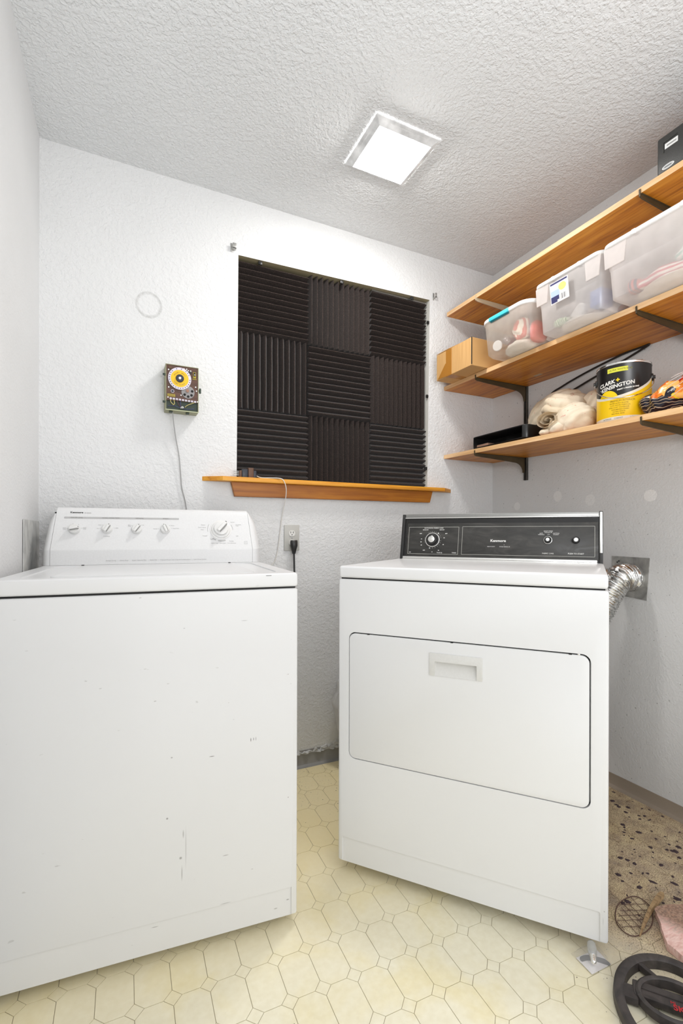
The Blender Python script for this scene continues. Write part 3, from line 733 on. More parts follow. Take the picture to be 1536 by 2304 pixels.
def d_text(s, x, z, size, align='CENTER', m=m_white_print, **k):
    b = text_bm(s, size, align, **k); xf(b, T(x, dy(z), -0.0008)); dobj('lettering', xf(b, DP), m, con_b, None)
d_text('AUTOMATIC FABRIC CARE', 0.1395, 1.0545, 0.0062)
d_text('MORE DRY', 0.1075, 1.0475, 0.0046, bold=0.0001); d_text('LESS DRY', 0.172, 1.0475, 0.0046, bold=0.0001)
d_text('OFF', 0.0885, 1.033, 0.0050, bold=0.0001); d_text('OFF', 0.189, 1.033, 0.0050, bold=0.0001); d_text('OFF', 0.1050, 0.9680, 0.0050, bold=0.0001)
for t, x, z in (('10', 0.0925, 1.0120), ('20', 0.0915, 1.0005), ('30', 0.0935, 0.9880), ('70', 0.1815, 1.0165), ('60', 0.1795, 0.9910), ('50', 0.1625, 0.9685), ('10', 0.1370, 0.9620)): d_text(t, x, z, 0.0052, bold=0.0001)
d_text('Touch Up', 0.1665, 0.9600, 0.0052, bold=0.0001); d_text('AIR', 0.0455, 0.9600, 0.0050, 'LEFT'); d_text('TIMED', 0.2310, 0.9600, 0.0060, 'RIGHT')
d_text('Kenmore', 0.3810, 1.0070, 0.0128, bold=0.00035, xs=1.12); d_text('HEAVY DUTY', 0.3570, 0.9855, 0.0046); d_text('CYCLE SIGNAL 40', 0.4045, 0.9855, 0.0046)
dobj('printed_mark', xf(box(0.402, 0.4032, dy(0.9915), dy(0.9935), -0.001, -0.0007), DP), m_white_print, con_b)
d_text("DON'T PRESS\nTOUCH UP", 0.5500, 1.0400, 0.0050); d_text('LOW', 0.551, 1.0310, 0.0035)
d_text('ANTI\nWRINKLE', 0.5270, 1.0325, 0.0048); d_text('COTTON\nSTURDY', 0.5755, 1.0325, 0.0048)
d_text('FABRIC CARE', 0.5500, 0.9640, 0.0062); d_text('PUSH TO START', 0.6385, 0.9645, 0.0068, bold=0.0001)
def dknob(x, z, r, h, ring):
    M_ = DP @ T(x, dy(z), -0.001)
    k = dobj('knob', xf(lathe([(ring, 0), (ring, 0.004), (r * 1.05, 0.005), (r, h * .45), (r * .98, h * .9), (r * .86, h), (0, h)], 48), M_), m_black, None, 40)
    if ring > r * 1.1: dobj('chrome_ring', xf(lathe([(ring * 1.02, 0), (ring * 1.02, 0.0046), (ring * .93, 0.0050), (ring * .93, 0.0035), (ring*1.0,0.0)], 56, cap=False), M_), m_chrome, k, 40)
    dobj('knob_cap', xf(lathe([(r * .66, h - .001), (r * .66, h + 0.0006), (r * .6, h + 0.0014), (0, h + 0.0014)], 40), M_), m_chrome, k, 40)
dknob(0.1375, 1.0085, 0.0190, 0.020, 0.0275); dknob(0.5495, 1.0105, 0.0098, 0.015, 0.0135); dknob(0.6390, 1.0105, 0.0110, 0.015, 0.0111)
for a in range(-30, 75, 13):
    r_ = 0.0315; dobj('tick', xf(box(-0.0004, 0.0004, r_, r_ + 0.0022, -0.001, -0.0006), DP @ T(0.1375, dy(1.0085), 0) @ R(radians(-a), 'Z')), m_white_print, con_b)
for a in (95, 110, 126, 142, 160, 178, 255, 268, 283):
    dobj('tick', xf(box(-0.0004, 0.0004, 0.0305, 0.0330, -0.001, -0.0006), DP @ T(0.1375, dy(1.0085), 0) @ R(radians(-a), 'Z')), m_white_print, con_b)
for a, wd in ((38, .0042), (198, .0042)):
    dobj('printed_block', xf(box(-wd / 2, wd / 2, 0.0315, 0.0355, -0.001, -0.0006), DP @ T(0.1375, dy(1.0085), 0) @ R(radians(-a), 'Z')), m_white_print, con_b)

# ------------------------------------------------------------------ acoustic foam tiles in the window
def foam_bm(wd, ht, n=12, dp=0.030, base=0.012):
    """ridges run along local x, tile centred, faces -y; base at y=+"""
    b = bmesh.new(); prof = []; p = ht / n
    for i in range(n):
        z0 = -ht / 2 + i * p
        prof += [(z0 + p * 0.03, 0.0), (z0 + p * 0.44, -dp), (z0 + p * 0.56, -dp)]
    prof.append((ht / 2, 0.0))
    nx = 8; cols = []
    for k in range(nx + 1):
        x = -wd / 2 + wd * k / nx
        cols.append([b.verts.new((x, y * (1 + 0.04 * noise.noise(Vector((x * 20, z * 30, 1)))), z + 0.0012 * noise.noise(Vector((x * 14, z * 9, 5))))) for z, y in prof])
    lo = [[b.verts.new((c[0].co.x, base, z)) for z in (-ht / 2, ht / 2)] for c in cols]
    for k in range(nx):
        for i in range(len(prof) - 1): b.faces.new((cols[k][i], cols[k + 1][i], cols[k + 1][i + 1], cols[k][i + 1]))
        b.faces.new((lo[k][0], lo[k][1], lo[k + 1][1], lo[k + 1][0]))
        b.faces.new((cols[k][0], lo[k][0], lo[k + 1][0], cols[k + 1][0])); b.faces.new((cols[k][-1], cols[k + 1][-1], lo[k + 1][1], lo[k][1]))
    for k in (0, nx): b.faces.new(cols[k] + [lo[k][1], lo[k][0]])
    bmesh.ops.recalc_face_normals(b, faces=b.faces)
    return b
xc = [0.4735, 0.7945, 1.1155, 1.4330]; zr = [1.266, 1.565, 1.888, 2.190]
ztop = [2.1925, 2.1985, 2.2050]
pos_n = [['bottom left', 'bottom middle', 'bottom right'], ['middle left', 'centre', 'middle right'], ['top left', 'top middle', 'top right']]
for r_ in range(3):
    for c_ in range(3):
        vert = (r_ + c_) % 2 == 1
        zt_ = ztop[c_] if r_ == 2 else zr[r_ + 1]
        wd = xc[c_ + 1] - xc[c_] - 0.0022; ht = zt_ - zr[r_] - 0.0022
        fb = foam_bm(ht, wd) if vert else foam_bm(wd, ht)
        if vert: xf(fb, R(pi / 2, 'Y'))
        o = obj('acoustic_foam_tile', fb, m_foam, None, 20)
        o.location = ((xc[c_] + xc[c_ + 1]) / 2, D + 0.045, (zr[r_] + zt_) / 2)
        tag(o, 'charcoal foam tile with %s ridges, %s of nine in the window' % ('vertical' if vert else 'horizontal', pos_n[r_][c_]), 'foam tile', 'acoustic foam tiles filling the window')
# black clips round the window
clipn = ['at left above the top left foam tile', 'above the top middle foam tile', 'above the top right foam tile',
         'at right edge beside the top right foam tile', 'at right edge beside the middle right foam tile', 'at right edge beside the bottom right foam tile']
for (x, z), nme, sd in zip([(0.567, 2.186), (0.953, 2.193), (1.339, 2.200), (1.436, 2.100), (1.432, 1.727), (1.424, 1.362)], clipn, (0, 0, 0, 1, 1, 1)):
    b = box(-0.008, 0.008, -0.004, 0.004, -0.006, 0.008, 0.0015); box(-0.004, 0.004, -0.009, -0.003, -0.009, 0.002, 0.001, 2, b)
    if sd: xf(b, R(pi / 2, 'Y'))
    o = obj('window_clip', b, m_black); o.location = (x, D + 0.006, z)
    tag(o, 'small black clip ' + nme, 'clip', 'black clips holding the foam')
for x, z, nme, wd in ((0.449, 2.218, 'left', 0.010), (1.466, 2.234, 'right', 0.006)):
    t = thing('curtain_rod_bracket', 'small grey metal curtain rod bracket above the %s window corner' % nme, 'bracket', (x, D, z), 0, 'curtain rod brackets')
    b = box(-wd, wd * .3, -0.002, -0.0002, -0.018, 0.018, 0.0008); obj('wall_plate', b, m_galv, t)
    b = box(-wd * .5, wd, -0.020, -0.002, -0.010, -0.006, 0.0008); box(-wd * .5, wd, -0.020, -0.017, -0.010, 0.012, 0.0008, 2, b); obj('hook', b, m_galv, t)

# ------------------------------------------------------------------ window sill board with apron
sl_t = thing('window_sill', 'orange-brown oak window sill board with angled ends below the foam', 'sill', (0.95, D, 1.244))
def so(n, b, m): xf(b, T(-0.95, -D, -1.244)); return obj(n, b, m, sl_t)
b = bmesh.new()
out = [(0.327, D), (0.399, D - 0.052), (1.500, D - 0.052), (1.577, D), ]
b = prism(out, 1.2445, 1.2625, 0.0012); so('sill_board', b, m_sill)
# the board reaches into the opening
b = box(0.470, 1.430, D - 0.001, YB - 0.005, 1.2445, 1.2618); so('sill_board_inner', b, m_sill)
b = bmesh.new(); vs = []
for y in (D - 0.020, D - 0.0005): vs.append([b.verts.new(p) for p in ((0.4555, y, 1.185), (1.4330, y, 1.189), (1.4490, y, 1.2445), (0.4400, y, 1.2445))])
b.faces.new(vs[0]); b.faces.new(vs[1][::-1])
for i in range(4): b.faces.new((vs[0][i], vs[1][i], vs[1][(i + 1) % 4], vs[0][(i + 1) % 4]))
bmesh.ops.recalc_face_normals(b, faces=b.faces); bmesh.ops.bevel(b, geom=list(b.edges), offset=0.001, segments=1, affect='EDGES'); so('apron', b, m_apron)

# adapter + white cord on the sill
m_wcord = simple('white_cord', (0.72, 0.70, 0.66), 0.5); m_gcord = simple('grey_cord', (0.36, 0.36, 0.36), 0.5)
m_brown = simple('brown_bakelite', s2l(92, 62, 44), 0.5); m_navy = simple('dark_navy_plastic', s2l(38, 42, 54), 0.4)
ad = thing('power_adapter', 'small dark power adapter block with brown core, lying on the left sill', 'adapter', (0.512, D - 0.018, 1.2625))
obj('housing', box(-0.030, -0.004, -0.014, 0.014, 0, 0.036, 0.003), m_navy, ad); obj('housing', box(0.018, 0.032, -0.013, 0.014, 0, 0.032, 0.003), m_navy, ad)
obj('core', box(-0.004, 0.018, -0.017, 0.016, 0, 0.042, 0.0015), m_brown, ad)
obj('core', box(-0.040, -0.030, -0.012, 0.012, 0.002, 0.030, 0.002), m_brown, ad)
for z in (0.010, 0.018, 0.025): obj('prong', box(-0.060, -0.040, -0.002, 0.002, z, z + 0.003), m_galv, ad)
pts = spline([(0.545, D - 0.030, 1.272), (0.560, D - 0.045, 1.2645), (0.600, D - 0.050, 1.2650), (0.632, D - 0.054, 1.2650), (0.650, D - 0.060, 1.258), (0.664, D - 0.058, 1.225), (0.668, D - 0.040, 1.182), (0.664, D - 0.012, 1.12), (0.655, D - 0.006, 1.04), (0.645, D - 0.006, 0.965), (0.632, D - 0.006, 0.915), (0.612, D - 0.006, 0.885), (0.59, D - 0.006, 0.80), (0.56, D - 0.006, 0.60)], 8)
o = obj('low_voltage_cord', tube(pts, 0.0017, 8), m_wcord, ad); xf_ = None
for v in o.data.vertices: v.co = v.co - Vector((0.512, D - 0.018, 1.2625))

# ------------------------------------------------------------------ outlet
m_plate = simple('grey_outlet_plate', s2l(186, 185, 180), 0.45); m_socket = simple('ivory_receptacle', (0.72, 0.71, 0.68), 0.4)
ot = thing('wall_outlet', 'grey wall outlet plate between washer and sill, black plug in its lower socket', 'outlet', (0.709, D, 1.013))
obj('cover_plate', box(-0.0350, 0.0350, -0.006, -0.0003, -0.056, 0.057, 0.002, 2), m_plate, ot)
for dz in (0.020, -0.020):
    r_ = obj('receptacle', xf(prism([(0.0145 * cos(a * pi / 12), max(-0.0125, min(0.0125, 0.0145 * sin(a * pi / 12)))) for a in range(24)], -0.008, -0.0055), T(0, 0, dz) @ Matrix(((1, 0, 0, 0), (0, 0, 1, 0), (0, 1, 0, 0), (0, 0, 0, 1)))), m_socket, ot)
    for sx in (-0.006, 0.006): obj('slot', box(sx - 0.0012, sx + 0.0012, -0.0083, -0.0078, dz + 0.000, dz + 0.008), m_dark, r_)
    obj('slot', xf(lathe([(0.0022, -0.0003), (0.0022, 0.0003)], 12), T(0, -0.0081, dz - 0.006) @ R(pi / 2, 'X')), m_dark, r_)
obj('screw', xf(lathe([(0.003, 0), (0.003, 0.001), (0, 0.0015)], 12), T(0, -0.006, 0) @ R(pi / 2, 'X')), m_galv, ot)
pg = thing('power_plug', 'black power plug and thick black cord hanging from the wall outlet', 'plug', (0.712, D - 0.0085, 0.990))
b = bmesh.new(); secs = [(-0.002, .014, .013), (-0.014, .0145, .016), (-0.028, .0125, .014), (-0.046, .007, .009)]
rg = []
for k, (z, hx, hy) in enumerate([(0.013, .0145, .006), (0.004, .0150, .013), (-0.012, .0145, .014), (-0.028, .0100, .010), (-0.046, .0062, .0062)]):
    rg.append([b.verts.new((x * hx, -0.0155 + y * hy, z)) for x, y in ((-1, -.5), (-.6, -1), (.6, -1), (1, -.5), (1, .5), (.6, 1), (-.6, 1), (-1, .5))])
for A_, B_ in zip(rg, rg[1:]):
    for i in range(8): b.faces.new((A_[i], A_[(i + 1) % 8], B_[(i + 1) % 8], B_[i]))
b.faces.new(rg[0]); b.faces.new(rg[-1]); bmesh.ops.recalc_face_normals(b, faces=b.faces); obj('plug_body', b, m_black, pg, 50)
obj('power_cord', tube(spline([(0, -0.0155, -0.040), (0.001, -0.0155, -0.07), (0.002, -0.016, -0.12), (0.003, -0.018, -0.18), (-0.03, -0.014, -0.32), (-0.16, -0.012, -0.46), (-0.36, -0.012, -0.52)], 6), 0.0040, 10), m_black, pg)

# ------------------------------------------------------------------ plate on left wall
o = obj('metal_cover_plate', box(0.0, 0.004, -0.14, 0.14, -0.33, 0.0, 0.0008), m_galv2)
o.location = (xl(1.83) + 0.001, 1.835, 1.072); o.rotation_euler = (radians(0), 0, radians(-1.05))
tag(o, 'grey sheet metal plate on the left wall behind the washer corner', 'plate')

# ------------------------------------------------------------------ sprinkler timer on the wall
m_tbox = simple('pale_green_timer_case', s2l(150, 150, 118), 0.5); m_tgreen = simple('dark_green_metal', s2l(40, 56, 44), 0.45)
def tpanel():
    m, nt, b = mat('brown_timer_panel'); tc = nd(nt, 'ShaderNodeTexCoord')
    mp = nd(nt, 'ShaderNodeMapping'); mp.inputs['Scale'].default_value = (30, 1, 400); lk(nt, tc, 'Object', mp, 0)
    n = nd(nt, 'ShaderNodeTexNoise', i_Scale=1.0, i_Detail=3.0); lk(nt, mp, 0, n, 'Vector')
    r = ramp(nt, [(0.3, s2l(66, 40, 28)), (0.7, s2l(98, 62, 44))]); lk(nt, n, 0, r, 0); lk(nt, r, 0, b, 'Base Color'); b.inputs['Roughness'].default_value = 0.35
    return m
TX, TZ = 0.242, 1.591; hw_, hh_ = 0.061, 0.0875; TY = 0.060
tm = thing('irrigation_timer', 'brown and green mechanical timer box with yellow dial, mounted on the back wall', 'timer', (TX, D, TZ))
shell = box(-hw_, hw_, -TY, -0.0005, -hh_, hh_, 0.0012)
shell = boolean_cut(shell, [box(-hw_ + .0025, hw_ - .0025, -TY - .02, -TY + 0.012, -hh_ + .0025, hh_ - .0025)])
obj('case', shell, m_tbox, tm)
pan = obj('control_panel', box(-hw_ + .0026, hw_ - .0026, -TY + 0.002, -TY + 0.006, -0.050, hh_ - .003), tpanel(), tm)
obj('wire_tray', box(-hw_ + .0026, hw_ - .0026, -TY + 0.0105, -TY + 0.0118, -hh_ + .003, -0.050), m_tgreen, tm)
obj('bottom_edge', box(-hw_, hw_, -TY - .0006, -TY + 0.002, -hh_ - .0005, -hh_ + .0015), simple('pale_edge', s2l(190, 196, 160), .5), tm)
m_pwhite = simple('white_dial', (0.66, 0.62, 0.72), 0.4); m_yel = simple('yellow_dial', s2l(236, 190, 20), 0.45); m_ygr = simple('yellow_label', s2l(168, 150, 44), 0.5)
TF = T(0, -TY + 0.002, 0) @ R(pi / 2, 'X')      # local: x right, y up, z out
dcx, dcy, dr_ = -0.010, 0.0350, 0.0425
def tt(b, m, name, parent, sm=30): return obj(name, xf(b, TF), m, parent, sm)
dl = tt(xf(lathe([(dr_, 0.003), (dr_, 0.0055), (dr_ * .97, 0.006), (0, 0.006)], 64), T(dcx, dcy, 0)), m_pwhite, 'dial', tm)
tt(xf(lathe([(dr_ * .77, 0.006), (dr_ * .77, 0.0064), (0, 0.0064)], 64), T(dcx, dcy, 0)), m_yel, 'yellow_disc', dl)
for k in range(26):
    if k in (4, 6, 8, 0) : continue
    a = 2 * pi * k / 26 + 0.2
    tt(xf(lathe([(0.0017, 0.006), (0.0017, 0.0063), (0, 0.0063)], 10), T(dcx + dr_ * .885 * cos(a), dcy + dr_ * .885 * sin(a), 0)), m_dark, 'pin_hole', dl)
tt(xf(lathe([(0.0148, 0.0064), (0.0148, 0.0105), (0.013, 0.012), (0, 0.012)], 32), T(dcx, dcy, 0)), m_navy, 'hub', dl)
tt(xf(lathe([(0.0055, 0.012), (0.0055, 0.013), (0.004, 0.0142), (0, 0.0144)], 20), T(dcx, dcy, 0)), m_chrome, 'hub_screw', dl)
m_red = simple('red_brown_print', s2l(110, 50, 20), 0.5)
for word, a0, rr_, flip in (('HOURS AWAY', 150, 0.0225, False), ('TURN CLOCK', 215, 0.0245, True)):
    for i, ch in enumerate(word):
        if ch == ' ': continue
        a = radians(a0 - 13 * i) if not flip else radians(a0 + 11 * i)
        tb = text_bm(ch, 0.0062, 'CENTER', ext=0.0001)
        tt(xf(tb, T(dcx + rr_ * cos(a), dcy + rr_ * sin(a), 0.0066) @ R(a - pi / 2 if not flip else a + pi / 2, 'Z')), m_dark_print if flip else m_red, 'lettering', dl, None)
for k in range(24):
    a = 2 * pi * k / 24
    tt(xf(box(-.0003, .0003, dr_ * .66, dr_ * .74, .0064, .0066), T(dcx, dcy, 0) @ R(a, 'Z')), m_ygr, 'hour_mark', dl)
dw = tt(xf(lathe([(0.0245, 0.0005), (0.0245, 0.002), (0.0235, 0.0026), (0, 0.0026)], 40), T(0.021, -0.0130, 0)), simple('grey_wheel', (0.26, 0.25, 0.25), .5), 'day_wheel', tm)
for a in (20, -38, -88, -140): tt(xf(lathe([(0.0050, 0.0026), (0.0050, 0.003), (0, 0.003)], 16), T(0.021 + 0.0165 * cos(radians(a)), -0.0130 + 0.0165 * sin(radians(a)), 0)), m_dark, 'day_hole', dw)
tt(xf(lathe([(0.006, 0.0026), (0.006, 0.006), (0, 0.006)], 16), T(0.019, -0.008, 0)), simple('copper_knob', s2l(150, 110, 90), .4), 'day_knob', dw)
sw = tt(box(0.040, 0.051, 0.045, 0.068, 0, 0.002), m_ygr, 'switch_plate', tm); tt(box(0.042, 0.049, 0.052, 0.066, 0.002, 0.005, .001), m_black, 'toggle', sw); tt(box(0.0435, 0.0478, 0.056, 0.0585, 0.005, 0.006), m_pwhite, 'toggle_tip', sw)
tt(box(0.038, 0.053, 0.0395, 0.042, 0, 0.0012), m_ygr, 'printed_label', tm)
tt(box(-0.054, -0.026, -0.036, -0.026, 0, 0.0012), m_ygr, 'printed_label', tm); 
for z in (-0.0290, -0.033): tt(box(-0.052, -0.028, z - .0007, z + .0007, 0.0012, 0.0014), m_brown, 'printed_line', tm)
kb = tt(xf(lathe([(0.0062, 0.0005), (0.0062, 0.003), (0, 0.003)], 20), T(-0.036, -0.0155, 0)), m_pwhite, 'button', tm); tt(xf(lathe([(0.0046, 0.003), (0.0046, 0.004), (0, 0.004)], 20), T(-0.036, -0.0155, 0)), m_navy, 'button_face', kb)
for x, y in ((-0.050, 0.066), (-0.0495, -0.0010), (0.0500, 0.0110), (0.0530, -0.0040), (-0.0045, -0.0270), (-0.052, -0.0400), (0.0565, -0.0455), (0.006, 0.0760), (0.016, 0.0760), (0.022, 0.0710), (0.031, 0.0710)):
    tt(xf(lathe([(0.0030, 0), (0.0030, 0.0012), (0.002, 0.002), (0, 0.002)], 14), T(x, y, 0)), m_chrome, 'screw', tm)
tt(box(0.020, 0.034, 0.060, 0.068, 0, 0.003, .001), m_black, 'relay', tm); tt(box(-0.052, -0.040, 0.070, 0.080, 0, 0.003, .001), m_brown, 'relay', tm)
for k in range(9):
    x = -0.0425 + 0.0112 * k
    s_ = tt(box(x - .0040, x + .0040, -0.0475 - .0004 * k, -0.0405 - .0004 * k, 0, 0.004, .0008), m_pwhite, 'terminal', tm)
    tt(box(x - .0016, x + .0016, -0.0450 - .0004 * k, -0.0432 - .0004 * k, 0.004, 0.0045), m_galv, 'terminal_screw', s_)
m_ywire = simple('yellow_wire', s2l(206, 190, 120), 0.5); m_bwire = simple('blue_wire', s2l(60, 64, 110), 0.5); m_rwire = simple('maroon_wire', s2l(90, 40, 60), 0.5)
for pts, mm in (([(-0.0425, -0.047, .003), (-0.043, -0.056, .004), (-0.036, -0.064, .003), (-0.030, -0.066, .002)], m_ywire), ([(-0.031, -0.047, .003), (-0.030, -0.056, .005), (-0.029, -0.064, .004), (-0.034, -0.068, .001)], m_ywire),
                ([(0.046, -0.050, .003), (0.034, -0.056, .004), (0.018, -0.064, .003), (0.010, -0.072, .0)], m_ywire), ([(-0.009, -0.046, .003), (-0.007, -0.058, .005), (-0.006, -0.070, .002), (-0.001, -0.078, .0)], m_bwire),
                ([(-0.020, -0.046, .003), (-0.019, -0.054, .005), (-0.012, -0.066, .003), (-0.004, -0.074, .0)], m_rwire), ([(-0.052, -0.073, .0), (-0.030, -0.071, .001), (-0.008, -0.076, .001), (0.02, -0.078, .0), (0.045, -0.074, .0)], m_bwire)):
    tt(tube(spline(pts, 5), 0.0011, 6), mm, 'wire', tm)
tt(lump((-0.001, -0.074, 0.0), (0.007, 0.005, 0.004), 0.002, 200, 3, 3), m_galv, 'wire_knot', tm)
for z in (0.046, -0.058): obj('hinge_tab', box(-hw_ - 0.010, -hw_ - 0.0002, -TY + 0.002, -TY + 0.006, z - .004, z + .004, .0008), m_tgreen, tm)
lb = box(hw_ + 0.0002, hw_ + 0.003, -TY + 0.006, -TY + 0.012, -0.003, 0.003); box(hw_ + 0.003, hw_ + 0.0105, -TY + 0.005, -TY + 0.013, -0.0095, 0.010, 0.0015, 2, lb); obj('latch', lb, m_tgreen, tm)
for x in (-0.040, 0.022): obj('cable_gland', box(x - .006, x + .006, -TY + 0.012, -TY + 0.028, -hh_ - 0.006, -hh_ - 0.0005, .001), m_tgreen, tm)
o = obj('timer_cord', tube([Vector(p) - Vector((TX, D, TZ)) for p in spline([(0.209, D - 0.040, 1.500), (0.212, D - 0.034, 1.47), (0.222, D - 0.022, 1.41), (0.236, D - 0.014, 1.335), (0.243, D - 0.010, 1.26), (0.248, D - 0.008, 1.21), (0.262, D - 0.008, 1.150), (0.268, D - 0.008, 1.08), (0.27, D - 0.008, 0.9)], 8)], 0.0021, 8), m_gcord, tm)

# ------------------------------------------------------------------ shelves on the right wall
def zb(k, y):     # underside height of shelf k at y
    return {1: 2.1295 + (y - 0.85) * 0.0067, 2: 1.757 + (y - 0.85) * 0.0080, 3: 1.3945 + (y - 0.85) * 0.0190}[k]
THK = 0.019
def shelf_board(k, y0, y1, label):
    t = thing('wall_shelf', label, 'shelf', (XF, y1, zb(k, y1)), 0, 'oak wall shelves on the right wall')
    def slab(x0, x1_, nm, m, z_off0=0.0, z_off1=THK):
        b = bmesh.new(); vs = [b.verts.new((x - XF, y - y1, zb(k, y) + dz - zb(k, y1))) for x in (x0, x1_) for y in (y0, y1) for dz in (z_off0, z_off1)]
        for f in ((0, 1, 3, 2), (4, 6, 7, 5), (0, 4, 5, 1), (2, 3, 7, 6), (0, 2, 6, 4), (1, 5, 7, 3)): b.faces.new([vs[i] for i in f])
        bmesh.ops.recalc_face_normals(b, faces=b.faces); return obj(nm, b, m, t, None)
    slab(XF + 0.0012, XR - 0.001, 'board', m_shelf); slab(XF, XF + 0.0012, 'edge_strip', m_edge)
    return t
shelf_board(1, 0.15, 1.972, 'top oak wall shelf, just under the ceiling, holding the black case')
shelf_board(2, 0.15, D - 0.002, 'middle oak wall shelf carrying the clear tubs and the cardboard box')
sh3 = shelf_board(3, 0.15, D - 0.002, 'lowest oak wall shelf carrying the paint can and canvas cloth')
def zt(k, y): return zb(k, y) + THK
# standards (slotted tracks)
for y, nme in ((1.757, 'near the back corner'), (0.985, 'beyond the clear tubs, nearer the camera')):
    t = thing('shelf_standard', 'dark slotted metal shelf standard on the right wall ' + nme, 'shelf track', (XR, y, 1.30), 0, 'shelf standards on the right wall')
    for sy in (-0.0095, 0.0055): obj('track_rail', box(-0.0125, -0.0002, sy, sy + 0.004, 0.0, 0.95, 0.0006), m_track, t)
    tb = box(-0.0045, -0.0004, -0.0056, 0.0056, 0.0, 0.95); obj('track_web', tb, m_track, t)
    sb = bmesh.new()
    for i in range(30): box(-0.0052, -0.0046, -0.0022, 0.0022, 0.014 + i * 0.031, 0.030 + i * 0.031, bm=sb)
    obj('slots', sb, m_dark, t)
def bracket(k, y, label, m, deep=0.075):
    z = zb(k, y) - 0.0006; x0 = XF - 0.004
    t = thing('shelf_bracket', label, 'bracket', (XR - 0.013, y, z), 0, 'shelf brackets')
    L = XR - 0.013 - x0
    prof = [(-L, 0.0)]
    prof = [(-L + 0.004, 0.0), (-0.0005, 0.0), (-0.0005, -deep), (-0.010, -deep)]
    for i in range(9):
        a = i / 8; prof.append((-0.012 - 0.052 * (1 - cos(a * pi / 2)) * 1.0, -deep + 0.004 + (deep - 0.032) * sin(a * pi / 2)))
    prof += [(-0.10, -0.0255), (-L + 0.012, -0.014), (-L + 0.001, -0.010), (-L + 0.000, 0.012), (-L + 0.003, 0.014)]
    b = bmesh.new(); A_ = [[b.verts.new((x, yy, zz)) for x, zz in prof] for yy in (-0.0022, 0.0022)]
    b.faces.new(A_[0]); b.faces.new(A_[1][::-1]); n = len(prof)
    for i in range(n): b.faces.new((A_[0][i], A_[1][i], A_[1][(i + 1) % n], A_[0][(i + 1) % n]))
    bmesh.ops.recalc_face_normals(b, faces=b.faces); obj('arm', b, m, t)
    obj('top_flange', box(-L + 0.006, -0.002, -0.0055, 0.0055, -0.0022, -0.0002, 0.0004), m, t)
    return t
for k, (ym, yn), nm in ((1, (1.780, 0.988), 'top'), (2, (1.780, 0.998), 'middle'), (3, (1.785, 0.982), 'lowest')):
    bracket(k, ym - 0.025, {1: 'cream metal bracket under the far end of the top shelf', 2: 'dark bronze bracket under the far end of the middle shelf', 3: 'dark bronze bracket under the far end of the lowest shelf'}[k], m_bracket_w if k == 1 else m_bracket)
    bracket(k, yn - 0.006, {1: 'dark bracket under the near end of the top shelf, above the largest tub', 2: 'dark bracket under the near end of the middle shelf, below the largest tub', 3: 'dark bracket under the near end of the lowest shelf, below the patterned bag'}[k], m_bracket)
# small sticker under the middle shelf
o = obj('paper_sticker', box(-0.0095, 0.0095, -0.020, 0.020, -0.0006, 0), simple('grey_paper', s2l(190, 165, 130), 0.6)); 
o.location = (1.76, 1.60, zb(2, 1.60) - 0.0002); tag(o, 'tiny pale sticker on the underside of the middle shelf', 'sticker')

# black case on the top shelf
m_case = simple('black_case_plastic', s2l(44, 44, 42), 0.42, bump=0.2, bscale=350); m_label = simple('white_label', (0.72, 0.72, 0.71), 0.5)
cy0, cy1 = 0.62, 0.932; cz = zt(1, 0.86) + 0.0006; ch = 0.116
bc = thing('equipment_case', 'black plastic case with white label standing on the top shelf', 'case', (XF + 0.004, cy1, cz))
cb = box(0.0, 0.24, -0.300, 0.0, 0.0, ch, 0.006, 3); obj('case_body', cb, m_case, bc)
obj('moulded_ridge', box(-0.0016, 0.0002, -0.060, -0.020, 0.093, 0.096, 0.0006), m_case, bc); obj('moulded_ridge', box(-0.0016, 0.0002, -0.0215, -0.0185, 0.062, 0.094, 0.0006), m_case, bc)
lo = obj('paper_label', box(-0.0006, 0.0003, -0.0620, -0.0240, 0.070, 0.086), m_label, bc); obj('printed_lines', box(-0.0008, -0.0005, -0.058, -0.030, 0.0755, 0.0800), m_mid_print, lo)
ov = prism([(0.0180 * cos(a * pi / 12) , 0.0068 * sin(a * pi / 12)) for a in range(24)], 0, 0.0008)
ov = xf(ov, Matrix(((0, 0, -1, -0.0002), (1, 0, 0, -0.034), (0, 1, 0, 0.014), (0, 0, 0, 1)))); lo = obj('oval_badge', fixn(ov), m_label, bc)
ov = prism([(0.0155 * cos(a * pi / 12), 0.0048 * sin(a * pi / 12)) for a in range(24)], 0.0008, 0.0011); ov = xf(ov, Matrix(((0, 0, -1, -0.0002), (1, 0, 0, -0.034), (0, 1, 0, 0.014), (0, 0, 0, 1)))); obj('oval_inner', fixn(ov), m_grey_print, lo)
obj('badge_line', box(-0.0016, -0.0013, -0.044, -0.024, 0.0125, 0.0150), m_dark_print, lo)

# cardboard box
def cardboard():
    m, nt, b = mat('cardboard'); tc = nd(nt, 'ShaderNodeTexCoord')
    mp = nd(nt, 'ShaderNodeMapping'); mp.inputs['Scale'].default_value = (1, 220, 6); lk(nt, tc, 'Object', mp, 0)
    n = nd(nt, 'ShaderNodeTexNoise', i_Scale=1.0, i_Detail=2.0); lk(nt, mp, 0, n, 'Vector')
    r = ramp(nt, [(0.3, s2l(196, 150, 92)), (0.7, s2l(214, 170, 112))]); lk(nt, n, 0, r, 0); lk(nt, r, 0, b, 'Base Color'); b.inputs['Roughness'].default_value = 0.8
    return m
m_card = cardboard(); m_tape2 = simple('brown_packing_tape', s2l(176, 120, 52), 0.22)
cbx = thing('cardboard_box', 'open cardboard box with brown tape at the far end of the middle shelf', 'box', (1.441, 1.680, 1.7852))
L_, W_, H_ = 0.255, 0.295, 0.126; t_ = 0.004
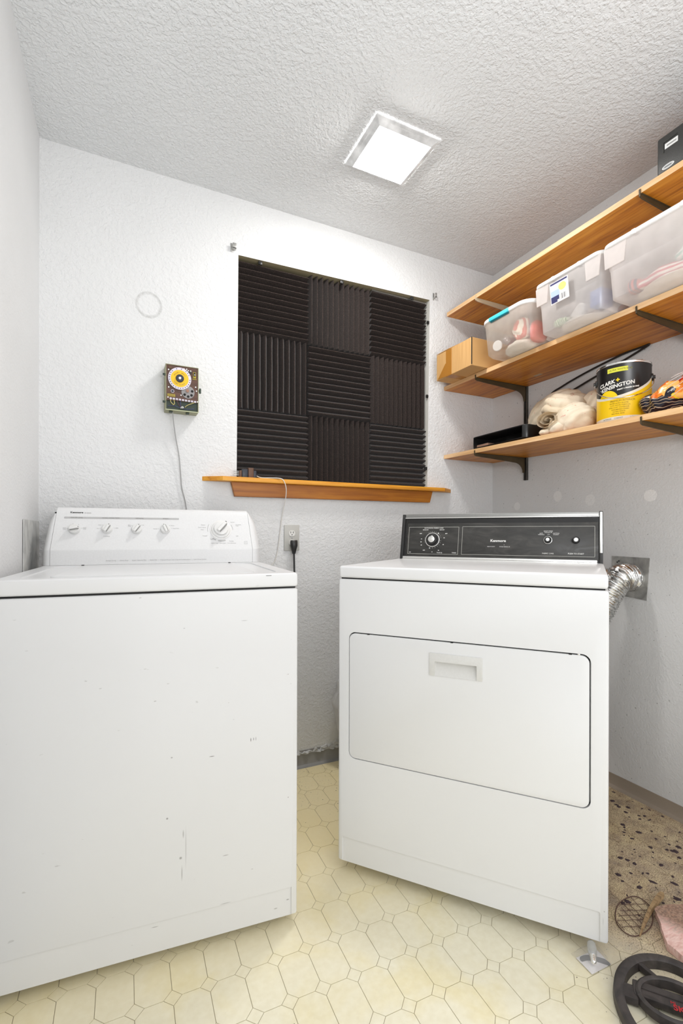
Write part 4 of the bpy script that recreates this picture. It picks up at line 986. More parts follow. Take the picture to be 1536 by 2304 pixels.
cbody = box(0, W_, 0, L_, 0, H_, 0.0015, 1); cbody = boolean_cut(cbody, [box(t_, W_ - t_, t_, L_ - t_, t_, H_ + .05)]); obj('carton', cbody, m_card, cbx)
def flap(p, q, r_, s_, nm='flap'):
    b = bmesh.new(); n = (Vector(q) - Vector(p)).cross(Vector(s_) - Vector(p)).normalized() * 0.0028
    lo = [b.verts.new(Vector(v)) for v in (p, q, r_, s_)]; hi = [b.verts.new(Vector(v) + n) for v in (p, q, r_, s_)]
    b.faces.new(lo[::-1]); b.faces.new(hi)
    for i in range(4): b.faces.new((lo[i], lo[(i + 1) % 4], hi[(i + 1) % 4], hi[i]))
    bmesh.ops.recalc_face_normals(b, faces=b.faces); return obj(nm, b, m_card, cbx)
flap((0.0, L_, H_ + .001), (0.0, L_ - 0.10, H_ + .001), (0.075, L_ - 0.115, H_ + .040), (0.075, L_ - 0.005, H_ + .038))
flap((0.004, 0.002, H_ + .001), (W_ - .004, 0.002, H_ + .001), (W_ - .004, -0.012, H_ - .012), (0.004, -0.012, H_ - 0.006)) if False else None
obj('corner_gap', box(-0.0004, 0.0030, -0.0006, 0.0022, 0.004, H_), m_dark, cbx)
obj('packing_tape', box(-0.0008, 0.0004, 0.140, 0.182, 0.000, H_ - .002), m_tape2, cbx)
b = quads([[(-0.0011, 0.150, 0.064), (-0.0011, 0.186, 0.064), (-0.0011, 0.244, 0.004), (-0.0011, 0.150, 0.002)]]); obj('packing_tape', b, m_tape2, cbx)
obj('packing_tape', box(0.0, 0.09, 0.140, 0.182, -0.0006, 0.0003), m_tape2, cbx)
# clear plastic bag poking out of the carton
# tubs -----------------------------------------------------------
def clear_plastic(name, tint, op, rough=0.35):
    m, nt, b = mat(name); nt.nodes.remove(b); out = nt.nodes['Material Output']
    tr = nd(nt, 'ShaderNodeBsdfTransparent'); tr.inputs[0].default_value = (0.97, 0.96, 0.95, 1)
    df = nd(nt, 'ShaderNodeBsdfDiffuse'); df.inputs[0].default_value = (*tint, 1)
    tl = nd(nt, 'ShaderNodeBsdfTranslucent'); tl.inputs[0].default_value = (*tint, 1)
    gl = nd(nt, 'ShaderNodeBsdfGlossy'); gl.inputs['Roughness'].default_value = rough
    m1 = nd(nt, 'ShaderNodeMixShader'); m1.inputs[0].default_value = 0.40; nt.links.new(df.outputs[0], m1.inputs[1]); nt.links.new(tl.outputs[0], m1.inputs[2])
    m2 = nd(nt, 'ShaderNodeMixShader'); nt.links.new(tr.outputs[0], m2.inputs[1]); nt.links.new(m1.outputs[0], m2.inputs[2])
    tc = nd(nt, 'ShaderNodeTexCoord'); n = nd(nt, 'ShaderNodeTexNoise', i_Scale=16.0, i_Detail=2.0); lk(nt, tc, 'Object', n, 'Vector')
    f = mth(nt, 'ADD', op - 0.12, mth(nt, 'MULTIPLY', (n, 0), 0.24)); con(nt, f, m2, 0)
    m3 = nd(nt, 'ShaderNodeMixShader'); m3.inputs[0].default_value = 0.06; nt.links.new(m2.outputs[0], m3.inputs[1]); nt.links.new(gl.outputs[0], m3.inputs[2])
    nt.links.new(m3.outputs[0], out.inputs[0]); return m
m_tub = clear_plastic('frosted_tub_plastic', (0.98, 0.93, 0.91), 0.50)
m_tub1 = clear_plastic('clear_tub_plastic', (0.97, 0.88, 0.78), 0.30)
m_lidw = simple('white_lid_plastic', (0.82, 0.81, 0.80), 0.35); m_teal = simple('teal_latch', s2l(70, 196, 214), 0.35)
def tub(name, label, x, y0, y1, z, h, dx, mt, rad=0.02, flare=0.024, rim=0.014, group='clear storage tubs', latch=False, pads=True, roundr=None):
    """front bottom edge at x, ends y0<y1 at the bottom"""
    t = thing(name, label, 'storage tub', (x, y0, z), 0, group)
    ly = y1 - y0; b = bmesh.new(); rings = []
    sect = [(0.004, 0.0), (0.0, 0.004), (-flare * .35, h * .5), (-flare * .36, h * .52), (-flare * .5, h * .56), (-flare, h - rim)]
    if latch: sect = [(0.010, 0.0), (0.0, 0.010), (-flare * .5, h * .5), (-flare, h - rim)]
    n = 6
    for ins, zz in sect:
        rings.append([b.verts.new((p[0], p[1], zz)) for p in rrect(ins, dx - ins, ins, ly - ins, max(0.004, rad - ins * .3), n)])
    N = len(rings[0])
    for A_, B_ in zip(rings, rings[1:]):
        for i in range(N): b.faces.new((A_[i], A_[(i + 1) % N], B_[(i + 1) % N], B_[i]))
    b.faces.new(rings[0]); bmesh.ops.recalc_face_normals(b, faces=b.faces)
    obj('tub_body', b, mt, t, 50)
    e = flare + 0.006
    lid = prism(rrect(-e, dx + e, -e, ly + e, rad + 0.012, 8), h - rim, h, 0.004, 3)
    obj('lid', lid, m_lidw, t, 40)
    if pads:
        for ya, yb in ((-flare * .8, ly * .20), (ly - ly * .20, ly + flare * .8)):
            pb = bmesh.new()
            vs = [(-flare * .62 - .0015, ya + 0.012, h * .58), (-flare * .62 - .0015, yb, h * .58), (-flare - .0015, yb, h - rim), (-flare - .0015, ya, h - rim)]
            pb = quads([vs]); ex = bmesh.ops.extrude_face_region(pb, geom=list(pb.faces)); 
            for v in [g_ for g_ in ex['geom'] if isinstance(g_, bmesh.types.BMVert)]: v.co.x += 0.003
            bmesh.ops.recalc_face_normals(pb, faces=pb.faces); bmesh.ops.bevel(pb, geom=list(pb.edges), offset=0.0012, segments=2, affect='EDGES')
            obj('corner_panel', pb, mt, t, 40)
        for f_ in (0.28, 0.72): obj('lid_notch', box(-e - .0015, -e + .004, ly * f_ - 0.006, ly * f_ + 0.006, h - rim - 0.001, h - 0.001, .001), m_lidw, t)
    if latch:
        obj('latch_clip', box(-e - 0.003, -e + 0.006, ly * .36, ly * .80, h - rim - 0.001, h - 0.002, 0.0018, 2), m_teal, t)
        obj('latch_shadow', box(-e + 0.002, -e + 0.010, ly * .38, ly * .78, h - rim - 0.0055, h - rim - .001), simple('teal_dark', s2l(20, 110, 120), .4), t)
    return t
Z2 = lambda y: zt(2, y) + 0.0006
tub('storage_tub', 'small clear rounded tub with white lid and teal latch, beside the cardboard box', 1.430, 1.345, 1.590, Z2(1.59), 0.150, 0.30, m_tub1, rad=0.045, flare=0.010, rim=0.016, latch=True, pads=False)
tub('storage_tub', 'frosted tub with blue printed sticker, the middle of the three tubs', 1.453, 1.062, 1.308, Z2(1.30), 0.184, 0.33, m_tub, flare=0.014)
tub('storage_tub', 'largest frosted tub, cut by the right edge, with striped cloth inside', 1.436, 0.700, 1.017, Z2(1.01), 0.176, 0.34, m_tub, flare=0.015)
# sticker on the middle tub
st = thing('tub_sticker', 'rectangular white and blue printed sticker on the middle frosted tub', 'sticker', (1.4345, 1.206, 1.861))
def sbx(y0, y1, z0, z1, d, m, nm): 
    tilt = lambda b: xf(b, R(radians(-7.5), 'Y'))
    return obj(nm, tilt(box(-0.0006 - d, -0.0001 - d if d else 0.0004, y0, y1, z0, z1)), m, st)
SM = [simple(n, s2l(*c), .45) for n, c in (('sticker_white', (238, 234, 236)), ('sticker_navy', (44, 44, 96)), ('sticker_sky', (178, 196, 236)), ('sticker_yellow', (246, 224, 120)), ('sticker_lilac', (214, 210, 236)))]
sbx(-0.038, 0.038, 0.0, 0.073, 0, SM[0], 'sticker_base'); sbx(-0.035, 0.035, 0.065, 0.071, .0004, SM[1], 'sticker_band'); sbx(-0.035, 0.035, 0.030, 0.065, .0004, SM[4], 'sticker_field')
sbx(0.000, 0.035, 0.022, 0.044, .0008, SM[2], 'sticker_block'); sbx(0.002, 0.035, 0.010, 0.024, .0012, SM[1], 'sticker_block'); sbx(0.010, 0.035, 0.003, 0.010, .0012, SM[1], 'sticker_block')
c_ = prism([(0.016 * cos(a * pi / 12), 0.013 * sin(a * pi / 12)) for a in range(24)], 0.0010, 0.0013); obj('sticker_circle', fixn(xf(c_, R(radians(-7.5), 'Y') @ Matrix(((0, 0, -1, 0), (1, 0, 0, -0.014), (0, 1, 0, 0.048), (0, 0, 0, 1))))), SM[3], st)
for k in range(5): sbx(-0.026 + k * .0048, -0.024 + k * .0048, 0.006, 0.024, .0008, m_dark_print if k % 2 else m_grey_print, 'bar_line')
obj('sticker_ribbon', xf(box(-0.0012, -0.0008, 0.014, 0.034, 0.052, 0.060, 0.0), R(radians(-7.5), 'Y')), simple('sticker_pink', s2l(240, 214, 226), .5), st)
# contents
def stripes(name, c1, c2, sc, axis=2):
    m, nt, b = mat(name); tc = nd(nt, 'ShaderNodeNewGeometry'); wv = nd(nt, 'ShaderNodeTexWave', i_Scale=float(sc), i_Distortion=1.2); wv.bands_direction = 'XYZ'[axis]
    lk(nt, tc, 'Position', wv, 'Vector'); r = ramp(nt, [(0.45, c1), (0.55, c2)]); lk(nt, wv, 0, r, 0); lk(nt, r, 0, b, 'Base Color'); b.inputs['Roughness'].default_value = 0.9; return m
cream = simple('cream_cloth', (0.74, 0.70, 0.62), 0.9, bump=0.3)
def folded(x, y, z, sx, sy, sz, m, label, seed, cat='cloth', group=None, name='folded_cloth'):
    o = obj(name, lump((0, 0, 0), (sx, sy, sz), min(sx, sy, sz) * .35, 22, seed, 4, flat=-sz * .8), m); o.location = (x, y, z + sz * .8)
    return tag(o, label, cat, group)
zz = Z2(1.2) + 0.003
folded(1.52, 0.90, zz + .024, 0.030, 0.085, 0.022, stripes('pink_stripe', s2l(214, 70, 90), s2l(235, 225, 215), 22), 'pink and white striped cloth inside the largest frosted tub', 1)
folded(1.52, 0.985, zz + .030, 0.026, 0.026, 0.022, stripes('navy_red', s2l(40, 46, 70), s2l(200, 90, 80), 20, 1), 'dark blue and red cloth at the far end inside the largest tub', 2)
folded(1.53, 0.82, zz + .060, 0.035, 0.05, 0.025, stripes('mint_stripe', s2l(120, 190, 170), s2l(225, 230, 222), 22), 'mint and white striped cloth on top inside the largest tub', 3)
folded(1.60, 0.87, zz + .002, 0.135, 0.135, 0.014, cream, 'flat cream cloth lining the bottom of the largest tub', 4)
folded(1.60, 1.185, zz + .002, 0.130, 0.105, 0.014, cream, 'flat cream cloth lining the bottom of the middle tub', 5)
o = obj('blue_carton', box(-0.03, 0.03, -0.022, 0.022, 0, 0.055, 0.002), simple('blue_card', s2l(36, 84, 160), .5)); o.location = (1.515, 1.105, zz + .030); tag(o, 'small blue carton inside the middle frosted tub', 'box')
o = obj('white_jar', lathe([(0.020, 0), (0.022, 0.006), (0.022, 0.040), (0.018, 0.044), (0.018, 0.052), (0, 0.052)], 28), simple('white_jar_plastic', (0.78, 0.76, 0.72), .4)); o.location = (1.512, 1.205, zz + .028); o.rotation_euler = (0.5, 0.3, 0); tag(o, 'white jar leaning inside the middle frosted tub', 'jar')
o = obj('green_sachet', lump((0, 0, 0), (0.02, 0.035, 0.015), 0.006, 40, 8, 3), stripes('green_print', s2l(90, 150, 70), s2l(220, 225, 200), 40, 1)); o.location = (1.510, 1.262, zz + .040); tag(o, 'green and white printed sachet inside the middle frosted tub', 'packet')
o = obj('pinkish_figure', lump((0, 0, 0), (0.022, 0.016, 0.014), 0.006, 40, 9, 3), stripes('pinkish', s2l(190, 110, 90), s2l(220, 190, 170), 30, 1)); o.location = (1.60, 1.083, zz + .030); tag(o, 'small pinkish item at the near end inside the middle tub', 'trinket')
z1_ = Z2(1.45) + 0.003
folded(1.515, 1.375, z1_ + .01, 0.040, 0.022, 0.045, simple('red_cloth', s2l(206, 66, 52), .7, bump=.4), 'bright red wrapped bundle inside the small latched tub', 11, 'bundle', name='red_bundle')
folded(1.497, 1.440, z1_ + .034, 0.035, 0.034, 0.050, stripes('white_red', s2l(210, 120, 110), s2l(236, 228, 214), 14, 0), 'white and red crumpled bundle in the middle of the latched tub', 12, 'bundle', name='white_bundle')
folded(1.56, 1.470, z1_, 0.090, 0.085, 0.028, cream, 'cream cloth at the bottom of the small latched tub', 13)
folded(1.530, 1.520, z1_ + .03, 0.025, 0.018, 0.030, simple('magenta_cloth', s2l(150, 50, 80), .8), 'magenta scrap of fabric inside the small latched tub', 14)
folded(1.53, 1.495, z1_ + .075, 0.035, 0.020, 0.016, simple('brown_card_in', s2l(150, 90, 40), .8), 'brown cardboard piece high inside the small latched tub', 15, 'cardboard', name='brown_card_piece')
o = obj('clear_ball', lump((0, 0, 0), (0.017, 0.017, 0.017), 0, 1, 0, 4), simple('smoky_ball', (0.35, 0.30, 0.30), 0.08, 0.5)); o.location = (1.475, 1.505, z1_ + .052); tag(o, 'shiny grey ball inside the small latched tub', 'ball')
o = obj('white_disc', lathe([(0.020, 0), (0.022, 0.003), (0.020, 0.006), (0, 0.006)], 28), simple('white_disc', (0.8, 0.78, 0.76), .4)); o.location = (1.462, 1.545, z1_ + .042); o.rotation_euler = (0, radians(80), 0.3); tag(o, 'round white lid standing inside the small latched tub', 'lid')

# ------------------------------------------------------------------ lowest shelf contents
Z3 = lambda y: zt(3, y) + 0.0006
# black tray
tr_t = thing('black_tray', 'shallow black plastic tray at the far end of the lowest shelf', 'tray', (XF + 0.004, 1.456, Z3(1.79)))
m_trayb = simple('tray_black_plastic', (0.010, 0.010, 0.010), 0.3)
tl_, tw_, th_ = 0.334, 0.112, 0.056
tb = prism(rrect(0, tw_, 0, tl_, 0.022, 5), 0.0, th_, 0.002)
tb = boolean_cut(tb, [box(-0.03, tw_ - .006, 0.022, tl_ - 0.014, 0.004, th_ - 0.005)])
obj('tray_body', tb, m_trayb, tr_t)
obj('back_lip', box(tw_ - 0.010, tw_ - 0.003, 0.02, tl_ - 0.12, 0.02, 0.070, 0.002), m_trayb, tr_t)
obj('cardboard_liner', box(0.020, 0.10, tl_ - 0.09, tl_ - 0.0145, 0.0045, 0.020, .002), simple('liner_brown', s2l(150, 116, 96), .8), tr_t)
# canvas drop cloth
def canvas():
    m, nt, b = mat('canvas_cloth'); tc = nd(nt, 'ShaderNodeNewGeometry')
    n = nd(nt, 'ShaderNodeTexNoise', i_Scale=9.0, i_Detail=3.0); lk(nt, tc, 'Position', n, 'Vector')
    r = ramp(nt, [(0.3, s2l(214, 196, 168)), (0.7, s2l(234, 222, 202))]); lk(nt, n, 0, r, 0)
    n2 = nd(nt, 'ShaderNodeTexNoise', i_Scale=34.0, i_Detail=3.0, i_Distortion=1.0); lk(nt, tc, 'Position', n2, 'Vector'); r2 = ramp(nt, [(0.66, G(0)), (0.71, G(0.8))]); lk(nt, n2, 0, r2, 0)
    col = mixc(nt, (r2, 0), (r, 0), s2l(200, 90, 78)); con(nt, col, b, 'Base Color'); b.inputs['Roughness'].default_value = 0.95
    n3 = nd(nt, 'ShaderNodeTexNoise', i_Scale=900.0, i_Detail=1.0); lk(nt, tc, 'Position', n3, 'Vector'); bp = nd(nt, 'ShaderNodeBump', i_Strength=0.3, i_Distance=0.0006); lk(nt, n3, 0, bp, 'Height'); lk(nt, bp, 0, b, 'Normal')
    return m
m_canvas = canvas()
cl = thing('canvas_drop_cloth', 'crumpled cream canvas drop cloth with red paint spots on the lowest shelf', 'cloth', (1.66, 1.38, Z3(1.5)))
def folds(freq, amp, dirv, warp=0.9, sd=0):
    dv = Vector(dirv).normalized()
    def f(p):
        t = p.dot(dv) * freq + warp * noise.noise(p * 8 + Vector((sd, 0, 0))) * 3
        k = 0.55 + 0.45 * noise.noise(p * 11 + Vector((0, sd, 3)))
        return amp * k * 0.8 * (abs(sin(t)) ** 0.9 - 0.5) + 0.008 * noise.noise(p * 10 + Vector((0, 0, sd))) + 0.002 * noise.noise(p * 34) + 0.0015 * noise.noise(p * 70)
    return f
obj('cloth_heap', lump((0.088, 0.085, 0.108), (0.096, 0.150, 0.108), 0.012, 7, 21, 6, flat=-0.108, fold=folds(80, 0.018, (0.1, 0.55, 0.9), 1.1, 1)), m_canvas, cl, 180)
obj('cloth_heap', lump((-0.005, -0.012, 0.100), (0.085, 0.076, 0.076), 0.010, 8, 22, 6, flat=-0.088, fold=folds(85, 0.017, (0.0, -0.35, 1.0), 0.8, 2)), m_canvas, cl, 180)
spb = bmesh.new(); cols = []
N_ = 110
for i in range(N_ + 1):
    a = -0.4 + 4.7 * pi * i / N_; rr = 0.006 + 0.036 * i / N_
    rr *= 1 + 0.14 * noise.noise(Vector((a * .8, 2, 0)))
    yy, zz_ = -0.028 + 1.30 * rr * cos(a), 0.052 + 0.80 * rr * sin(a)
    col = []
    for k, x in enumerate((-0.128, -0.122, -0.10, -0.05, -0.01)):
        col.append(spb.verts.new((x + 0.008 * noise.noise(Vector((a * 1.3, k * .4, 1))), yy + 0.004 * noise.noise(Vector((a, k, 4))), zz_)))
    cols.append(col)
for A_, B_ in zip(cols, cols[1:]):
    for k in range(4): spb.faces.new((A_[k], A_[k + 1], B_[k + 1], B_[k]))
bmesh.ops.solidify(spb, geom=list(spb.faces), thickness=0.0035)
obj('rolled_end', spb, m_canvas, cl, 60)
obj('draped_end', lump((-0.050, -0.098, 0.044), (0.062, 0.076, 0.066), 0.010, 10, 24, 5, flat=-0.044, fold=folds(110, 0.016, (0.2, 0.75, 0.75), 0.8, 5)), m_canvas, cl, 180)
obj('draped_end', lump((0.090, -0.090, 0.100), (0.070, 0.080, 0.080), 0.012, 10, 25, 5, flat=-0.10, fold=folds(95, 0.016, (0.2, 0.9, 0.4), 1.0, 7)), m_canvas, cl, 180)
obj('draped_end', lump((-0.075, -0.050, 0.020), (0.042, 0.050, 0.030), 0.008, 14, 27, 4, flat=-0.020, fold=folds(130, 0.012, (0.2, 0.6, 0.8), 0.8, 9)), m_canvas, cl, 180)
obj('loose_tail', lump((-0.108, -0.005, 0.010), (0.018, 0.026, 0.012), 0.004, 30, 26, 4, flat=-0.010), m_canvas, cl, 180)
# black cable behind
pts = spline([(1.80, 1.84, Z3(1.8) + .012), (1.832, 1.74, 1.52), (1.846, 1.62, 1.672), (1.847, 1.539, 1.706), (1.847, 1.40, 1.735), (1.847, 1.25, 1.7555), (1.845, 1.17, 1.757), (1.842, 1.145, 1.756), (1.845, 1.165, 1.750), (1.847, 1.25, 1.729), (1.847, 1.434, 1.686), (1.842, 1.52, 1.655), (1.83, 1.60, 1.58), (1.80, 1.66, Z3(1.6) + .012)], 8)
o = obj('black_cable', tube(pts, 0.0042, 8), m_black); tag(o, 'loop of thick black cable against the wall behind the canvas cloth', 'cable')
# paint can
can = thing('paint_can', 'black and yellow gallon paint can with wire handle on the lowest shelf', 'paint can', (1.62, 1.096, Z3(1.15)), 0)
m_cb = simple('can_black', s2l(24, 22, 22), 0.3); m_cy = simple('can_yellow', s2l(244, 200, 10), 0.35); m_cw = simple('can_white_print', (0.74, 0.72, 0.68), 0.45)
CR, CH = 0.0838, 0.193
def can_mat():
    m, nt, b = mat('paint_can_label'); tc = nd(nt, 'ShaderNodeTexCoord'); sep = nd(nt, 'ShaderNodeSeparateXYZ'); lk(nt, tc, 'Object', sep, 0)
    th = nt.nodes.new('ShaderNodeMath'); th.operation = 'ARCTAN2'; nt.links.new(sep.outputs['Y'], th.inputs[0]); nt.links.new(sep.outputs['X'], th.inputs[1])
    # facing the room the angle is about -2.55 rad; left of the label (towards +y) has larger angle magnitude
    s = mth(nt, 'ADD', (th, 0), 0.0)
    # wrap so the seam is on the wall side
    s = mth(nt, 'MULTIPLY', s, 1.0); sw_ = mth(nt, 'MODULO', mth(nt, 'ADD', s, 2 * pi), 2 * pi)          # 0..2pi ; room side about 3.7
    u = mth(nt, 'SUBTRACT', sw_, 3.75)             # 0 at label centre, + to the right
    edge = mth(nt, 'ADD', 0.084, mth(nt, 'ADD', mth(nt, 'MULTIPLY', u, 0.020), mth(nt, 'MULTIPLY', mth(nt, 'MULTIPLY', u, u), 0.020)))
    z = (sep, 'Z')
    isblack = mth(nt, 'GREATER_THAN', z, edge)
    band = mth(nt, 'LESS_THAN', mth(nt, 'ABSOLUTE', mth(nt, 'SUBTRACT', z, mth(nt, 'SUBTRACT', edge, 0.003))), 0.0046)
    # yellow bump left of centre rising into the black
    du = mth(nt, 'DIVIDE', mth(nt, 'ADD', u, 0.62), 0.42); dz = mth(nt, 'DIVIDE', mth(nt, 'SUBTRACT', z, 0.070), 0.034)
    inb = mth(nt, 'LESS_THAN', mth(nt, 'ADD', mth(nt, 'MULTIPLY', du, du), mth(nt, 'MULTIPLY', dz, dz)), 1.0)
    white = mth(nt, 'LESS_THAN', z, 0.012)
    col = mixc(nt, isblack, s2l(244, 200, 12), s2l(22, 20, 20))
    col = mixc(nt, band, col, s2l(226, 220, 206)); col = mixc(nt, mth(nt, 'MULTIPLY', inb, isblack), col, s2l(244, 206, 20)); col = mixc(nt, white, col, s2l(232, 226, 210))
    con(nt, col, b, 'Base Color'); b.inputs['Roughness'].default_value = 0.3; return m
obj('can_body', lathe([(CR * .97, 0), (CR, 0.003), (CR, CH - .006), (CR * 1.01, CH - .004)], 72, cap=True), can_mat(), can, 40)
obj('can_rim', lathe([(CR * 1.01, CH - .004), (CR * 1.025, CH - .002), (CR * 1.02, CH + .002), (CR * .96, CH + .002), (CR * .94, CH - .004), (0, CH - .004)], 72, cap=False), m_chrome, can, 40)
def can_text(s, th0, z, size, m, slope=0.0, xs=1.0, bold=0.0, dr=0.0006, parent=None):
    b = text_bm(s, size, 'LEFT', ext=0.0001, xs=xs, bold=bold)
    bmesh.ops.triangulate(b, faces=b.faces)
    for v in b.verts:
        a = th0 + v.co.x / CR; r_ = CR + dr + v.co.z
        v.co = Vector((r_ * cos(a), r_ * sin(a), z + v.co.y + slope * (a - th0)))
    return obj('lettering', b, m, parent or can, None)
TH = 3.75
can_text('CLARK', TH - 1.00, 0.1240, 0.0182, m_cw, bold=0.0005, slope=0.012); can_text('+', TH - 0.29, 0.1345, 0.021, m_cy, bold=0.0009)
can_text('KENSINGTON', TH - 0.90, 0.1080, 0.0178, m_cw, bold=0.0005, xs=0.95, slope=0.012); can_text('PAINT + PRIMER IN ONE', TH - 0.24, 0.1010, 0.0060, m_cw, bold=0.0003, slope=0.010)
m_ygold = simple('gold_print', s2l(150, 120, 10), 0.5)
for t, z, a, sz in (('PREMIUM INTERIOR', 0.064, -0.50, 0.0085), ('SATIN LATEX ENAMEL', 0.056, -0.52, 0.0058), ('LOW ODOR FORMULA', 0.049, -0.50, 0.0058), ('ONE COAT COVERAGE', 0.042, -0.55, 0.0058), ('SCRUBBABLE FINISH', 0.035, -0.45, 0.0058), ('ULTRA WHITE', 0.028, -0.40, 0.0058), ('NEUTRAL BASE', 0.021, -0.45, 0.0058)): can_text(t, TH + a, z, sz, m_ygold)
can_text('INTERIOR', TH - 0.8, 0.006, 0.0066, m_mid_print); can_text('CABINET', TH - 0.35, 0.006, 0.0066, m_mid_print); can_text('1 GALLON', TH + 0.2, 0.006, 0.0066, m_mid_print)
def can_patch(a0, a1, z0, z1, m, nm, dr=0.0004):
    b = bmesh.new(); L = []
    for i in range(13):
        a = TH + a0 + (a1 - a0) * i / 12; L.append([b.verts.new(((CR + dr) * cos(a), (CR + dr) * sin(a), z)) for z in (z0, z1)])
    for i in range(12): b.faces.new((L[i][0], L[i + 1][0], L[i + 1][1], L[i][1]))
    bmesh.ops.recalc_face_normals(b, faces=b.faces); return obj(nm, b, m, can)
yp = can_patch(-0.62, 0.14, 0.163, 0.178, simple('lime_label', s2l(206, 204, 60), .4), 'colour_label'); can_text('ULTRA WHITE BASE', TH - 0.56, 0.1705, 0.0080, simple('olive_print', s2l(120, 120, 30), .5), dr=0.0008, parent=yp)
# handle ears and wire bail hanging round the front
th_l, th_r = TH - 1.45, TH + 1.45
for th_ in (th_l, th_r):
    M_ = T(CR * cos(th_), CR * sin(th_), 0.148) @ R(th_, 'Z') @ R(pi / 2, 'Y'); obj('handle_ear', xf(lathe([(0.013, -0.001), (0.012, 0.004), (0.006, 0.005), (0.006, 0.010), (0, 0.010)], 20), M_), m_black, can)
pts = []
for i in range(41):
    f = i / 40; a = th_l + (th_r - th_l) * f; dip = sin(pi * f) ** 0.75
    z = 0.148 - 0.078 * dip; r_ = CR + 0.006 + 0.006 * sin(pi * f)
    pts.append((r_ * cos(a), r_ * sin(a), z))
obj('wire_handle', tube(pts, 0.0017, 8), m_chrome, can)
# patterned bag
def patt():
    m, nt, b = mat('patterned_bag_fabric'); tc = nd(nt, 'ShaderNodeTexCoord')
    nz = nd(nt, 'ShaderNodeTexNoise', i_Scale=22.0, i_Detail=2.0); lk(nt, tc, 'Object', nz, 'Vector')
    ad_ = nd(nt, 'ShaderNodeVectorMath', operation='MULTIPLY_ADD'); nt.links.new(nz.outputs['Color'], ad_.inputs[0]); ad_.inputs[1].default_value = (0.05, 0.05, 0.05); lk(nt, tc, 'Object', ad_, 2)
    vo = nd(nt, 'ShaderNodeTexVoronoi', i_Scale=34.0); nt.links.new(ad_.outputs[0], vo.inputs['Vector'])
    sp = nd(nt, 'ShaderNodeSeparateColor'); lk(nt, vo, 'Color', sp, 0)
    r = ramp(nt, [(0.0, s2l(226, 128, 30)), (0.22, s2l(240, 176, 90)), (0.40, s2l(242, 200, 30)), (0.55, s2l(226, 110, 20)), (0.66, s2l(24, 20, 34)), (0.78, s2l(166, 176, 70)), (0.85, s2l(186, 40, 24)), (0.92, s2l(232, 226, 214))], 'CONSTANT'); lk(nt, sp, 0, r, 0)
    wv = nd(nt, 'ShaderNodeTexWave', i_Scale=34.0, i_Distortion=7.0, i_Detail=1.0); wv.bands_direction = 'Z'; lk(nt, tc, 'Object', wv, 'Vector')
    rs = ramp(nt, [(0.90, s2l(20, 18, 34)), (0.97, s2l(196, 170, 140))]); lk(nt, wv, 0, rs, 0)
    sep = nd(nt, 'ShaderNodeSeparateXYZ'); lk(nt, tc, 'Object', sep, 0)
    msk = mth(nt, 'LESS_THAN', mth(nt, 'ADD', (sep, 'Z'), mth(nt, 'MULTIPLY', mth(nt, 'SUBTRACT', (nz, 0), 0.5), 0.05)), mth(nt, 'ADD', 0.034, mth(nt, 'MULTIPLY', (sep, 'Y'), 0.32)))
    col = mixc(nt, msk, (r, 0), (rs, 0)); con(nt, col, b, 'Base Color'); b.inputs['Roughness'].default_value = 0.28
    bp = nd(nt, 'ShaderNodeBump', i_Strength=0.3, i_Distance=0.003); lk(nt, nz, 0, bp, 'Height'); lk(nt, bp, 0, b, 'Normal')
    return m
m_patt = patt()
pb_ = thing('patterned_bag', 'crumpled orange and black patterned bag beside the paint can, at the right edge', 'bag', (1.60, 0.90, Z3(0.95)))
obj('bag_body', lump((-0.022, 0.016, 0.042), (0.040, 0.095, 0.046), 0.016, 16, 31, 5, flat=-0.042), m_patt, pb_, 180)
obj('bag_body', lump((-0.005, -0.095, 0.060), (0.062, 0.105, 0.066), 0.020, 14, 34, 5, flat=-0.060), m_patt, pb_, 180)
nb_ = bmesh.new()
for i in range(9):
    for sgn in (-1, 1):
        P_ = []
        for k in range(9):
            f = k / 8; y = -0.005 - 0.19 * f; ph = sgn * (f * 1.6 - 0.8) + (i - 4) * 0.32
            P_.append((0.066 * sin(ph) - .006, y, 0.060 + 0.074 * cos(ph) * (0.72 + 0.34 * f)))
        if min(p[2] for p in P_) > 0.0: join(nb_, tube(P_, 0.0008, 4))
o = obj('net_overlay', nb_, simple('white_net', (0.62, 0.60, 0.58), .5), pb_); o['kind'] = 'stuff'

# ------------------------------------------------------------------ vent plate and foil duct
vt = thing('dryer_vent_plate', 'grey galvanised vent plate on the right wall beside the dryer', 'vent', (XR, 1.228, 0.862))
vb_ = bmesh.new(); pl = [(0.075, 0.081), (-0.078, 0.079), (-0.066, -0.085), (0.078, -0.074)]
vs = [[vb_.verts.new((x, y, z)) for y, z in pl] for x in (-0.0035, -0.0003)]
vb_.faces.new(vs[0]); vb_.faces.new(vs[1][::-1])
for i in range(4): vb_.faces.new((vs[0][i], vs[1][i], vs[1][(i + 1) % 4], vs[0][(i + 1) % 4]))
bmesh.ops.recalc_face_normals(vb_, faces=vb_.faces); obj('plate', vb_, m_galv, vt)
obj('collar', xf(lathe([(0.056, 0), (0.054, 0.016), (0.050, 0.020)], 40, cap=False), T(-0.003, -0.004, -0.002) @ R(-pi / 2, 'Y')), m_galv, vt)
for y, z in ((0.045, 0.062), (0.052, 0.057)): obj('screw', xf(lathe([(0.003, 0), (0.002, 0.002), (0, 0.002)], 10), T(-0.0035, y, z) @ R(-pi / 2, 'Y')), m_dark, vt)
